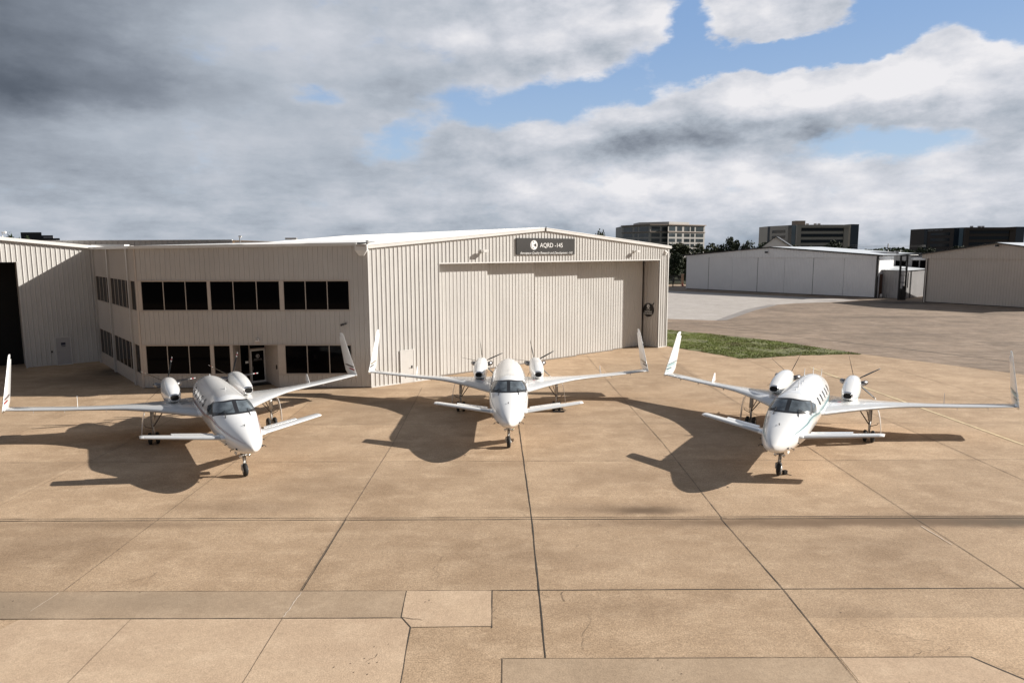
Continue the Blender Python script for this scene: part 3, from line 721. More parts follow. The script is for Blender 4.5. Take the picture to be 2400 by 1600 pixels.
m = MB(); m.quad(frE(.26, 0.0, 1.36), frE(.46, 0.0, 1.36), frE(.46, 0.0, 1.50), frE(.26, 0.0, 1.50)); m.build('window_notice', MLET, office, fixn=False)
m = MB(); q = rc.lerp(ec, .12); nn = Vector((-.777, -.63)) * .03
m.box((q.x + nn.x, q.y + nn.y, 1.3), (.03, .10, .28), R(129)); m.build('keypad', MBLACK, office)
m = MB(); m.box((-16.4, 44.2, .03), (1.5, .9, .03), R(39)); mt_ = m.build('door_mat', MBLACK); tag(mt_, 'black door mat inside the office entrance recess', 'mat')
# gutters and roof
m = MB(); rooftrim(m, frO, -.25, OL - .62, topO(0), topO(OL - .62), .05, .20, .17); m.build('gutter', MTRIM, office)
SD = math.degrees(math.atan2(53.6 - 42.93, -32.30 + 23.32)); _f = frame(OA, SD); frL = lambda s_, d_, z_: _f(s_, -d_, z_); SL = 14.3
m = MB(); m.add([frO(-.2, .05, 8.93), frO(OL, .05, 9.10), frO(OL, -14, 9.55), frL(SL, -.1, 8.93)], [(0, 1, 2, 3)]); m.build('roof', MROOF, office, fixn=False)
m = MB(); m.box((-17.0, 43.6, 9.28), (.05, .05, .4)); m.tube([(-17.05, 43.6, 9.5), (-16.85, 43.5, 9.48)], .05); m.build('roof_vent', MSTEEL, office); m = MB(); m.box((-13.9, 44, 9.35), (.7, .3, .12)); m.build('roof_unit', MSTEEL, office)
q = at(259, 575, 60); m = MB(); m.box((q.x, q.y, q.z - .05), (2.6, 1.2, .22), R(10)); m.build('skylight', MROOF, office)
# black conduit light and security camera
m = MB(); m.tube([frO(12.98, .04, 4.08), frO(12.98, .20, 4.10)], .04); m.tube([frO(12.98, .2, 4.10), frO(12.66, .30, 4.0)], [.05, .07]); m.build('wall_lamp', MBLACK, office)
m = MB(); m.fbox(frO, 7.25, 7.52, .036, .14, 2.98, 3.03); m.tube([frO(7.32, .10, 3.03), frO(7.32, .10, 3.16), frO(7.45, .12, 3.16), frO(7.45, .12, 3.03)], .03, 6); m.build('security_camera', MLET, office)
m = MB(); m.fbox(frO, 7.24, 7.50, .036, .05, 2.82, 2.96); m.build('vent_grille', MPIER, office)

# office left side wall
SD = math.degrees(math.atan2(53.6 - 42.93, -32.30 + 23.32))
_f = frame(OA, SD); frL = lambda s_, d_, z_: _f(s_, -d_, z_)
SL = 14.3
m = MB()
for z0, z1 in ((6.78, 8.76), (2.74, 4.88)): corr(m, frL, .06, SL, z0, z1, minor=False)
m.build('side_wall', MW2, office, fixn=False)
m = MB(); m.fbox(frL, .0, SL, -.05, .02, 0.0, .84); m.build('side_plinth', MPIER, office)
for s_ in (1.72, 8.05, 13.55): m = MB(); m.fbox(frL, s_ - .14, s_ + .14, .0, .14, 0.0, 8.75); m.build('downpipe', MW2, office)
for z0, z1 in ((4.88, 6.78), (.84, 2.74)):
    window(frL, .05, .30, z0, z1, 1, office); window(frL, .36, 1.56, z0, z1, 1, office)
    window(frL, 1.90, 7.90, z0, z1, 5, office); window(frL, 8.22, 13.40, z0, z1, 4, office)
m = MB(); rooftrim(m, frL, -.1, SL, 8.76, 8.76, .0, .18, .17); m.build('side_gutter', MTRIM, office)

# ------------------------------------------------------------------ left hangar
LA = (-36.25, 50.85); frG = frame(LA, 38.5)
lh = empty('left_hangar', (LA[0], LA[1], 0)); tag(lh, 'cream ribbed hangar at the left edge with open dark doorway', 'hangar')
topL = lambda s_: 9.34 - .107 * s_
m = MB(); corr(m, frG, 0, 5.3, 0.03, topL); corr(m, frG, -14, 0, 7.85, topL); m.build('front_wall', MW, lh, fixn=False)
_g = frame(LA, 128.5)
m = MB(); corr(m, _g, 0.02, 2.5, 0.03, 7.85, depth=.03); m.build('doorway_wall', MW2, lh, fixn=False)
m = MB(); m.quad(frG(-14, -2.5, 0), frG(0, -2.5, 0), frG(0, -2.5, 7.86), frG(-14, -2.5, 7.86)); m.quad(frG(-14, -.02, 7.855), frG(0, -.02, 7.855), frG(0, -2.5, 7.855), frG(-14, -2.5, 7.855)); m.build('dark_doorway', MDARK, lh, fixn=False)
m = MB(); rooftrim(m, frG, -14, 6.0, topL(-14), topL(6.0), .04, .22, .24); m.build('rake_trim', MROOF, lh)
m = MB(); m.add([frG(-14, .1, topL(-14) + .22), frG(6.0, .1, topL(6) + .22), frG(6.0, -25, topL(6) + .22), frG(-14, -25, topL(-14) + .22)], [(0, 1, 2, 3)]); m.build('roof', MROOF, lh, fixn=False)
m = MB(); m.fbox(frG, -.03, .09, .037, .06, 0, 7.9); m.build('corner_trim', MW, lh)
m = MB(); m.fbox(frG, 5.05, 5.25, .037, .2, 0, 8.7); m.build('corner_trim', MW, lh)
m = MB(); m.fbox(frG, 1.95, 2.87, .037, .06, .03, 2.10); d_ = m.build('door', MDOORG, lh)
m = MB(); m.fbox(frG, 1.88, 1.95, .037, .08, 0, 2.17); m.fbox(frG, 2.87, 2.94, .037, .08, 0, 2.17); m.fbox(frG, 1.95, 2.87, .037, .08, 2.10, 2.17); m.build('door_frame', MTRIM, d_)
m = MB(); m.tube([frG(2.02, .06, 1.0), frG(2.02, .12, 1.0), frG(2.12, .12, 1.0)], .018); m.build('door_handle', MSTEEL, d_)
m = MB(); m.fbox(frG, 2.26, 2.56, .062, .068, 1.52, 1.72); m.fbox(frG, 2.28, 2.54, .062, .068, 1.40, 1.46); m.build('door_notice', mat('notice_blue', (.03, .035, .07), .5), d_)
m = MB(); m.fbox(frG, 1.60, 1.70, .037, .08, 1.0, 1.14); m.build('intercom', MBLACK, lh)
m = MB(); m.fbox(frG, 2.0, 2.85, .04, .07, 0.0, .04); m.build('door_sill', MLET, lh)
# long low hangar behind the office
bh = empty('rear_hangar', (-38, 74, 0)); tag(bh, 'long flat topped cream wall of a hangar behind the office roof', 'hangar')
m = MB(); frB = frame((-58, 74.6), -4.0); corr(m, frB, 0, 29, 0, 9.72, period=.61, minor=False); corr(m, frB, 29, 38, 0, 9.52, period=.61, minor=False, base=-.6); m.build('wall', MW2, bh, fixn=False)
m = MB(); m.fbox(frB, 0, 29, -.1, .12, 9.72, 9.80); m.fbox(frB, 29, 38, -.7, -.48, 9.52, 9.59); m.build('parapet_trim', MTRIM, bh)
m = MB(); m.quad(frB(0, 0, 9.75), frB(29, 0, 9.75), frB(29, -30, 9.75), frB(0, -30, 9.75)); m.quad(frB(29, -.6, 9.55), frB(38, -.6, 9.55), frB(38, -30, 9.55), frB(29, -30, 9.55)); m.build('roof', MROOF, bh, fixn=False)

# ------------------------------------------------------------------ right background hangars
MWH = mat('white_siding', (0.86, 0.86, 0.87), 0.5, var=0.03, vscale=.3, streak=.08)
MTAN = mat('tan_siding', (0.58, 0.515, 0.455), 0.5, var=0.05, vscale=.3, streak=.10)
WA = (39.05, 155.1); frW = frame(WA, -51.0); WL = 41.1
wh = empty('white_hangar', (WA[0], WA[1], 0)); tag(wh, 'wide white hangar with seven closed door panels across the taxiway', 'hangar')
zp = lambda s_: 7.35 + (8.95 - 7.35) * (s_ / 20.5) if s_ < 20.5 else 8.95 - (8.95 - 7.45) * ((s_ - 20.5) / 20.6)
for i in range(7):
    m = MB(); a = WL / 7 * i
    corr(m, frW, a + .025, a + WL / 7 - .025, .12, 7.05, period=.3, depth=.05, minor=False, base=-.05 * (i % 2)); m.build('door_panel', MWH, wh, fixn=False)
m = MB(); m.quad(frW(0, -.25, 0), frW(WL, -.25, 0), frW(WL, -.25, 7.2), frW(0, -.25, 7.2)); m.build('door_gap', MBLACK, wh, fixn=False)
m = MB(); corr(m, frW, -.3, WL + .4, 7.05, zp, period=.6, depth=.05, minor=False, base=.12); m.build('gable', MWH, wh, fixn=False)
m = MB(); m.quad(frW(0, 0, 0), frW(0, -34, 0), frW(0, -34, 7.35), frW(0, 0, 7.35)); m.build('side_wall', MWH, wh, fixn=False); m = MB(); m.quad(frW(WL, 0, 0), frW(WL, -6.6, 0), frW(WL, -6.6, 7.4), frW(WL, 0, 7.4)); m.build('side_wall', MWH, wh, fixn=False)
m = MB(); rooftrim(m, frW, -1.2, 20.5, zp(-1.2) + .02, 8.97, .12, .40, .26); rooftrim(m, frW, 20.5, WL + 1.0, 8.95, zp(WL + 1.0), .12, .40, .24); rooftrim(m, frW, WL - .1, WL + .22, 0, 0, -.2, .2, 7.4); m.build('roof_edge', MBLACK, wh)
m = MB(); MBLROOF = mat('pale_metal_roof', (.62, .65, .68), .4, var=.03)
for a, b_ in ((-1.2, 20.5), (20.5, WL + 1.0)): m.quad(frW(a, .3, zp(a) + .26), frW(b_, .3, zp(b_) + .26), frW(b_, -20, zp(b_) + .26), frW(a, -20, zp(a) + .26))
m.build('roof', MBLROOF, wh, fixn=False)
m = MB(); m.box(tuple(frW(19.7, .5, 8.1)), (.5, .4, .3)); m.box(tuple(frW(2.4, .5, 7.7)), (.4, .4, .3)); m.build('flood_lamp', MBLACK, wh)

TA = (67.67, 113.5); frT = frame(TA, -59.0)
th_ = empty('tan_hangar', (TA[0], TA[1], 0)); tag(th_, 'tan hangar at the right edge with one wide ribbed door', 'hangar')
zt_ = lambda s_: 7.85 + .150 * s_ if s_ < 10.3 else 9.395 - .150 * (s_ - 10.3)
m = MB(); corr(m, frT, .35, 20.3, .1, 7.1, period=.4, depth=.035, minor=False, base=-.15); m.build('door_panel', MTAN, th_, fixn=False)
m = MB(); corr(m, frT, -.6, 21.2, 7.1, zt_, period=.4, depth=.035, minor=False); m.build('gable', MTAN, th_, fixn=False)
m = MB(); m.fbox(frT, -.02, .05, -.1, .02, 0, 7.1); m.fbox(frT, .28, .36, -.1, .02, 0, 7.1); m.fbox(frT, 0, 20.6, -.2, -.02, 0, .1); rooftrim(m, frT, -.9, 10.3, zt_(-.9), zt_(10.3), .05, .3, .16); rooftrim(m, frT, 10.3, 21.6, zt_(10.3), zt_(21.6), .05, .3, .16); m.build('roof_edge', MBLACK, th_)
m = MB(); m.fbox(frT, .05, .28, -.12, 0, 0, 7.1); m.quad(frT(0, -.1, 0), frT(0, -30, 0), frT(0, -30, 7.8), frT(0, -.1, 7.8)); m.build('side_wall', MTAN, th_, fixn=False)
m = MB()
for a, b_ in ((-.9, 10.3), (10.3, 21.6)): m.quad(frT(a, .2, zt_(a) + .18), frT(b_, .2, zt_(b_) + .18), frT(b_, -30, zt_(b_) + .18), frT(a, -30, zt_(a) + .18))
m.build('roof', MBLROOF, th_, fixn=False)
m = MB(); m.box(tuple(frT(10.5, .45, 9.1)), (.25, .5, .3)); m.build('flood_lamp', MBLACK, th_)

# small white shed between the hangars
sh_ = empty('white_shed', tuple(at(2095, 704, 121)[:2]) + (0,)); tag(sh_, 'small white metal shed with pale roof between the white and tan hangars', 'shed')
a0 = at(2065, 690, 124.5); a1 = at(2116, 695, 121.0); a2 = at(2165, 690, 127.5)
m = MB()
for p, q, z1 in ((a0, a1, 5.0), (a1, a2, 5.0)):
    dd = math.degrees(math.atan2(q.y - p.y, q.x - p.x)); L = math.dist(p[:2], q[:2]); corr(m, frame(p[:2], dd), 0, L, 0, z1, period=.5, depth=.05, minor=False)
MWS = mat('greyed_white', (0.44, 0.43, 0.43), 0.6, var=.08, vscale=.5)  # white lowered to an even mid grey for both small buildings
m.build('wall', MWS, sh_, fixn=False)
m = MB(); m.add([(a0.x - .3, a0.y - .2, 5.0), (a1.x, a1.y - .4, 4.9), (a2.x + .3, a2.y - .1, 5.0), (a2.x - 1, a2.y + 8, 6.1), (a0.x + .5, a0.y + 8, 6.1)], [(0, 1, 2, 3, 4)]); m.build('roof', MBLROOF, sh_, fixn=False)
m = MB(); f_ = frame(a1[:2], math.degrees(math.atan2(a2.y - a1.y, a2.x - a1.x))); m.fbox(f_, 1.55, 1.95, 0, .08, 1.9, 4.5); m.fbox(f_, 2.9, 3.1, 0, .10, 0.0, 4.9); m.build('window_slot', MBLACK, sh_)
f_ = frame(a0[:2], math.degrees(math.atan2(a1.y - a0.y, a1.x - a0.x))); m = MB(); m.fbox(f_, .2, 1.0, 0, .09, 0, 2.3); m.build('shed_door', MDOORG, sh_)
# two storey white building behind
wb = empty('white_building', tuple(at(2110, 650, 129)[:2]) + (0,)); tag(wb, 'two storey white building with dark windows rising behind the small shed', 'building')
fB0 = frame(at(2050, 650, 129)[:2], 0); fB = lambda s_, d_, z_: fB0(s_ * .86, d_, 8.55 - (8.55 - z_) * .86)
m = MB(); m.fbox(fB, 3.2, 16.5, -10, 0, -1.4, 7.4); m.fbox(fB, 2.0, 3.9, -6, .6, -1.4, 8.1); m.build('wall', MWS, wb)
m = MB(); m.fbox(fB, 3.9, 16.8, -10, .5, 7.4, 7.7); m.build('roof_edge', MBLACK, wb)
for a, b_, z0, z1 in ((4.2, 6.7, 4.9, 6.2), (7.9, 9.3, 4.6, 6.2), (9.6, 11.0, 4.6, 6.2)):
    m = MB(); m.fbox(fB, a, b_, 0, .06, z0, z1); m.build('window', MGLASS, wb)
m = MB(); m.fbox(fB, 7.6, 11.6, .0, .7, 6.35, 6.85); m.build('awning', MWH, wb)
m = MB(); m.box(tuple(fB(5.6, -2, 7.95)), (.6, .6, .5)); m.build('roof_unit', MDOORG, wb)
# black steel door-track tower between the hangars
tw = empty('steel_ladder_tower', tuple(at(2113, 705, 118)[:2]) + (0,)); tag(tw, 'tall black steel ladder frame standing beside the tan hangar', 'steel frame')
b0 = at(2105, 704, 118); b1 = at(2119.5, 704, 118.4)
m = MB()
for b_ in (b0, b1): m.box((b_.x, b_.y, 3.8), (.22, .3, 7.6))
m.box((b1.x - .28, b1.y, 1.2), (.3, .4, 2.4)); m.build('post', MBLACK, tw)
for z_ in (1.9, 3.0, 4.2, 5.3, 6.6): m = MB(); m.tube([(b0.x, b0.y, z_), (b1.x, b1.y, z_)], .07, 6); m.build('rung', MBLACK, tw)
m = MB(); m.tube([(b0.x, b0.y, 7.55), (b0.x + 3.4, b0.y + 1.0, 7.6)], .12, 6); m.build('top_rail', MBLACK, tw)
m = MB(); m.box(((b0.x + b1.x) / 2, b0.y, .9), (.8, .3, 1.8)); m.build('gate_panel', MBLACK, tw)
# brown end wall piece and white canister next to the white hangar
bx = empty('brown_door_stack', tuple(at(2057, 700, 124)[:2]) + (0,)); tag(bx, 'narrow dark brown door leaf standing at the right end of the white hangar', 'door leaf')
m = MB(); p = at(2059, 697, 124); m.box((p.x, p.y, 2.1), (.9, .2, 4.2)); m.build('leaf', mat('rust_brown', (.09, .045, .03), .8, var=.3, vscale=1), bx)
m = MB(); m.lathe((p.x + .15, p.y - .5, 0), (0, 0, 1), [(0, 0), (0, .2), (.6, .2), (.72, .06), (.75, 0)], 12); tag(m.build('canister', MLET), 'small white canister beside the brown door leaf', 'canister')
# barn-like gable behind the white hangar
gh = empty('gabled_house', tuple(at(1818, 600, 190)[:2]) + (0,)); tag(gh, 'white gable with dark pitched roof rising behind the white hangar', 'house')
A_, B_, P_ = at(1778, 584, 190), at(1860, 584, 190), at(1817, 555.5, 190)
m = MB(); m.add([(A_.x, 190, 0), (B_.x, 190, 0), (B_.x, 190, A_.z), (P_.x, 190, P_.z), (A_.x, 190, A_.z)], [(0, 1, 2, 3, 4)]); m.build('gable_wall', MWH, gh, fixn=False)
m = MB(); bk = Vector((6.5, 14, 0))
for q in (A_, B_):
    e = (q - P_).normalized() * .8; e0 = Vector((q.x, 190, A_.z)) + e; p0 = P_.copy()
    m.add([p0 + Vector((0, -.5, .2)), e0 + Vector((0, -.5, .2)), e0 + bk + Vector((0, 0, .2)), p0 + bk + Vector((0, 0, .2)), p0 + Vector((0, -.5, 0)), e0 + Vector((0, -.5, 0)), e0 + bk, p0 + bk], [(0, 1, 2, 3), (4, 5, 6, 7), (0, 1, 5, 4), (1, 2, 6, 5), (2, 3, 7, 6)])
m.build('roof', mat('slate_roof', (.05, .055, .065), .7), gh)

# ------------------------------------------------------------------ far office buildings
def windows_grid(fr, cols, rows, parent, gl, name='window', d=.05, frac=None):
    for a, b_ in cols:
        for z0, z1 in rows:
            m = MB(); m.fbox(fr, a, b_, .0, d, z0, z1); m.build(name, gl, parent)
STONE = mat('pale_stone', (.37, .355, .335), .8, var=.05, vscale=.1)
GLB = mat('blue_glass', (.045, .055, .06), .12, spec=.6, var=.5, vscale=.12)
ob = empty('stone_office_block', tuple(at(1550, 600, 450)[:2]) + (0,)); tag(ob, 'pale stone office block with grid of windows above the trees', 'office building')
D0 = 450
pts = [at(1457, 600, 476), at(1522, 600, 450), at(1566, 600, 454), at(1564, 600, 450), at(1650, 600, 471)]
H1 = at(1522, 527, 450).z
m = MB(); m.prism([p[:2] for p in pts] + [(pts[4].x + 8, 505), (pts[0].x, 505)], 0, H1); m.build('wall', STONE, ob)
m = MB()
for p, q in ((pts[0], pts[1]), (pts[1], pts[2]), (pts[3], pts[4])):
    L = math.dist(p[:2], q[:2]); f_ = frame(p[:2], math.degrees(math.atan2(q.y - p.y, q.x - p.x)))
    m.fbox(f_, -.4, L + .4, 0, .9, H1 - .1, H1 + .5); m.fbox(f_, -.3, L + .3, 0, .6, H1 - 4.6, H1 - 4.2)
m.build('cornice', mat('cornice_stone', (.30, .24, .20), .8), ob)
m = MB(); q0, q1, q2 = at(1496, 600, 478), at(1566, 600, 466), at(1613, 600, 480); m.prism([q0[:2], q1[:2], q2[:2], (q2.x, 500), (q0.x, 500)], H1, at(1566, 519.5, 466).z); m.build('penthouse', STONE, ob)
rows = [(H1 - 3.9, H1 - 1.1)] + [(H1 - 7.6 - 3.35 * i, H1 - 5.4 - 3.35 * i) for i in range(4)]
for p, q, cols in ((pts[0], pts[1], [(.06, .38), (.46, .57), (.63, .95)]), (pts[1], pts[2], [(.08, .52), (.62, .93)]), (pts[3], pts[4], [(.03, .19), (.24, .37), (.43, .58), (.61, .71), (.75, .96)])):
    L = math.dist(p[:2], q[:2]); f_ = frame(p[:2], math.degrees(math.atan2(q.y - p.y, q.x - p.x)))
    windows_grid(f_, [(a * L, b_ * L) for a, b_ in cols], rows, ob, GLB, d=.08)
def banded(name, label, uL, uM0, uM1, uR0, uR1, vL, vM, vR, Y, stone, gl, pent=None):
    o = empty(name, tuple(at(uM1, 600, Y)[:2]) + (0,)); tag(o, label, 'office building')
    a = at(uL, 600, Y + 28); b_ = at(uM0, 600, Y + 3); c_ = at(uM1, 600, Y); d_ = at(uR0, 600, Y + 2); e = at(uR1, 600, Y + 4)
    H = at(uM1, vM, Y).z
    m = MB(); m.prism([a[:2], b_[:2], c_[:2], d_[:2], (d_.x, Y + 45), (a.x, Y + 45)], 0, H); m.build('wall', stone, o)
    m = MB(); m.prism([(d_.x + .05, d_.y), e[:2], (e.x, Y + 40), (d_.x + .05, Y + 40)], 0, H + .4); m.build('glass_wing', gl, o)
    f_ = frame(a[:2], math.degrees(math.atan2(b_.y - a.y, b_.x - a.x))); L = math.dist(a[:2], b_[:2])
    m = MB(); m.fbox(f_, -.1, L * .09, 0, .1, 0, H); m.fbox(f_, L * .86, L + .1, 0, .2, 0, H); m.build('glass_strip', gl, o)
    for i in range(5):
        z1 = H - 2.9 - 3.7 * i; m = MB(); m.fbox(f_, L * .19, L * .74, 0, .1, z1 - 1.9, z1); m.build('window_band', gl, o)
    f2 = frame(b_[:2], math.degrees(math.atan2(c_.y - b_.y, c_.x - b_.x))); L2 = math.dist(b_[:2], c_[:2])
    m = MB(); m.fbox(f2, 0.1, L2 - .6, 0, .3, 0, H - .4); m.build('curtain_wall', mat(name + '_curtain', (.10, .14, .17), .15, spec=.6), o)
    f3 = frame(c_[:2], math.degrees(math.atan2(d_.y - c_.y, d_.x - c_.x))); L3 = math.dist(c_[:2], d_[:2])
    m = MB(); m.fbox(f3, -.3, L3 * .07, 0, 1.2, 0, H); m.fbox(f3, L3 * .07, L3 * .96, 0, 1.2, H - 1.9, H); m.fbox(f3, L3 * .87, L3 * .96, 0, .6, 0, H - 1.9); m.build('portal_frame', stone, o)
    for i in range(5):
        z1 = H - 2.0 - 3.75 * i; m = MB(); m.fbox(f3, L3 * .075, L3 * .865, 0, .12, z1 - 2.0, z1); m.build('window_band', gl, o)
    if pent:
        p0, p1 = at(pent[0], 600, Y + 8), at(pent[1], 600, Y + 8); m = MB(); m.box(((p0.x + p1.x) / 2, Y + 10, H + 1.3), (p1.x - p0.x, 6, 3.2)); m.build('penthouse', mat(name + '_penthouse', (.22, .18, .15), .8), o)
    m = MB()
    for q in (.3, .45, .52): m.box(tuple(f3(L3 * q, -8, H + .6)), (1.6, 1, 1.2))
    m.build('roof_unit', MDOORG, o)
    return o, f_, L, H
NAVY = mat('navy_glass', (.008, .014, .022), .15, spec=.3)
banded('banded_office_block', 'beige office block with dark window bands and navy glass end above the hangar roof', 1797, 1853, 1864, 1990, 2009, 531, 527, 526, 450, mat('beige_stone', (.36, .335, .305), .8, var=.04, vscale=.1), NAVY, (1859, 1882))
bo, f_, L, H = banded('dark_bank_block', 'office block with bank lettering at the far right, cloud shade put into its brown', 2163, 2244, 2256, 2376, 2396, 538, 533, 533, 450, mat('cloud_shaded_stone', (.055, .042, .036), .8, var=.04, vscale=.1), NAVY)  # cloud shade over this block is put into its stone colour
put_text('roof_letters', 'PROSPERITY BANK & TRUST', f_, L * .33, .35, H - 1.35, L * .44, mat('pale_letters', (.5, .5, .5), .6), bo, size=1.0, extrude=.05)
# dark low building far left
dl = empty('dark_office_block', tuple(at(90, 600, 160)[:2]) + (0,)); tag(dl, 'dark stepped modern building showing over the left hangar roof', 'office building')
for u0, u1, v, Y, nm in ((48, 97, 544.5, 160, 'wall'), (97, 124, 551.5, 160, 'wing'), (60, 140, 558.5, 157, 'lower_storey')):
    a, b_ = at(u0, v, Y), at(u1, v, Y); kk = (Y + 8) / Y; m = MB(); m.prism([(a.x, Y), (b_.x, Y), (b_.x * kk, Y + 8), (a.x * kk, Y + 8)], 0, a.z); m.build(nm, mat('dark_cladding', (.012, .014, .02), .4), dl)
a, b_ = at(100, 555.5, 159.5), at(123, 557.5, 159.5); m = MB(); m.box(((a.x + b_.x) / 2, 159.9, (a.z + b_.z) / 2), (b_.x - a.x, .2, a.z - b_.z)); m.build('window_band', MDOORG, dl)
p = at(12, 545, 75); m = MB(); m.lathe((p.x, p.y, p.z), (0, 0, 1), [(-.14, 0), (-.1, .1), (0, .14), (.1, .1), (.14, 0)], 12); m.tube([(p.x - .3, p.y, 9), (p.x - .3, p.y, p.z)], .03); m.box((p.x - .28, p.y, p.z), (.14, .1, .14))
tag(m.build('roof_beacon', MLET), 'small white globe light on a mast above the left hangar', 'light')

# utility poles
for u, v, Y, lab in ((2082, 571, 210, 'taller wooden utility pole with crossarm beyond the white shed'), (2110, 585, 230, 'shorter wooden utility pole just right of the taller one')):
    p = at(u, v, Y); e = empty('utility_pole', (p.x, p.y, 0)); tag(e, lab, 'utility pole', 'utility poles beyond the hangars')
    m = MB(); m.tube([(p.x, p.y, 0), (p.x, p.y, p.z)], [.22, .16], 8); m.build('pole', MBLACK, e)
    m = MB(); m.box((p.x, p.y - .1, p.z - 1.3), (1.8, .15, .16)); m.build('crossarm', MBLACK, e)
m = MB()
for v0, v1 in ((577.5, 577.5), (574, 575)):
    pts = []
    for i in range(13):
        f = i / 12; q = at(1990 + 180 * f, v0 + (v1 - v0) * f + 1.5 * math.sin(math.pi * f), 214); pts.append(q)
    m.tube(pts, .025, 4)
tag(m.build('power_line', mat('wire_grey', (.2, .2, .2), .6)), 'thin overhead wires strung past the utility poles', 'power line')

# ------------------------------------------------------------------ trees
LEAF = [mat('leaves_dark', (.022, .034, .012), .85, var=.5, vscale=.45), mat('leaves_olive', (.050, .058, .020), .85, var=.5, vscale=.45), mat('leaves_mid', (.032, .055, .016), .85, var=.5, vscale=.45)]
BARK = mat('bark', (.05, .04, .03), .9)
def crown_mesh(seed, n=2600, lobes=9):
    """unit crown: about 2 wide, 2 tall, leaf-sized faces in lobes"""
    r_ = random.Random(seed); cs = []
    for i in range(lobes):
        a = r_.uniform(0, 6.28); q = r_.uniform(.1, .72); zz = r_.uniform(-.65, .8)
        q *= 1 - .45 * abs(zz); cs.append((q * math.cos(a), q * math.sin(a), zz, r_.uniform(.26, .50)))
    cs.append((0, 0, 0, .62))
    m = MB()
    for i in range(n):
        c_ = cs[r_.randrange(len(cs))]
        v = Vector((r_.gauss(0, 1), r_.gauss(0, 1), r_.gauss(0, 1))).normalized() * (c_[3] * r_.uniform(.55, 1.06))
        p = Vector(c_[:3]) + v
        s_ = r_.uniform(.035, .085)
        t1 = Vector((r_.gauss(0, 1), r_.gauss(0, 1), r_.gauss(0, 1))).normalized(); t2 = t1.cross(Vector((r_.gauss(0, 1), r_.gauss(0, 1), r_.gauss(0, 1)))).normalized()
        m.add([p + t1 * s_, p + t2 * s_ * .8, p - t1 * s_, p - t2 * s_ * .7], [(0, 1, 2, 3)])
    return m
crowns = []
for i in range(4):
    o = crown_mesh(40 + i).build('crown_source', LEAF[i % 3], fixn=False); crowns.append(o.data); C.objects.unlink(o); bpy.data.objects.remove(o)
crowns_m = {}
tk = [0]
def tree(u, vtop, Y, wpx, label, group='trees behind the hangars', mt=0, hfrac=.93, name='tree'):
    p = at(u, vtop, Y); h = p.z; wd = wpx / F_PX * Y
    e = empty(name, (p.x, p.y, 0)); tag(e, label, 'tree', group)
    key = (tk[0] % 4, mt)
    if key not in crowns_m:
        me = crowns[key[0]].copy(); me.materials.clear(); me.materials.append(LEAF[mt]); crowns_m[key] = me
    c_ = bpy.data.objects.new('crown', crowns_m[key]); C.objects.link(c_); c_.parent = e
    ch = h * hfrac
    c_.scale = (wd / 2, wd / 2 * .8, ch / 2); c_.location = (0, 0, h - ch / 2); c_.rotation_euler = (0, 0, tk[0] * 1.7)
    m = MB(); r0 = .02 * h + .08
    m.tube([(0, 0, 0), (.1, 0, h * .3), (-.1, .1, h * .62)], [r0 * 1.2, r0 * .8, r0 * .4], 7)
    for a in (0.5, 2.6, 4.5): m.tube([(.05, 0, h * .32), (math.cos(a) * wd * .22, math.sin(a) * wd * .18, h * .62)], [r0 * .5, r0 * .2], 5)
    m.build('trunk', BARK, e, local=True); tk[0] += 1
    return e
tree(1405, 543, 150, 60, 'small tree top peeking over the right slope of the main hangar roof', mt=1)
tree(1580, 588, 185, 70, 'dark tree nearest the right corner of the main hangar', mt=0)
tree(1600, 566, 215, 110, 'broad olive tree in front of the stone office block', mt=1)
tree(1648, 566, 200, 90, 'round dark tree right of the stone office block base', mt=1)
tree(1625, 600, 180, 70, 'low dark tree behind the left eave of the white hangar', mt=0)
tree(1678, 569, 205, 70, 'bushy tree between the office block and the tallest tree', mt=0)
tree(1721, 552, 200, 60, 'tallest tree with a knobbly top between two office blocks', mt=0, hfrac=.85)
tree(1706, 566, 198, 60, 'tree leaning against the left of the tallest tree', mt=0)
tree(1752, 567, 205, 80, 'tree just right of the tallest tree', mt=0)
tree(1788, 563, 215, 60, 'tree left of the white gable roof', mt=2)
tree(1870, 572, 230, 70, 'tree at the right foot of the white gable', mt=1)
tree(1915, 572, 225, 90, 'wide low tree in front of the beige office block', mt=1)
tree(1955, 566, 225, 90, 'darkest round tree under the navy glass end', mt=0)
tree(1990, 574, 232, 70, 'low tree at the right end of the beige office block', mt=0)
tree(1545, 575, 200, 80, 'tree mostly hidden behind the main hangar corner', mt=0)
for i, (u, v, wp) in enumerate(((2022, 583, 50), (2050, 586, 50), (2068, 584, 40), (2098, 585, 46), (2140, 583, 50), (2160, 580, 44))):
    tree(u, v, 300, wp, 'distant low dark tree on the horizon between the hangar roofs', group='distant trees on the horizon', mt=0)
for u, v, wp, lab in ((2190, 576, 70, 'dark tree below the bank lettering'), (2240, 574, 80, 'dark tree at the middle foot of the bank block'), (2290, 575, 60, 'dark tree touching the tan hangar ridge')):
    tree(u, v, 240, wp, lab, mt=0)
tree(24, 549, 150, 40, 'small leafy tree right of the white globe light', mt=2); tree(66, 544, 148, 30, 'green tree in front of the dark stepped building', mt=2); tree(42, 553, 148, 34, 'low tree left of the dark stepped building', mt=2)
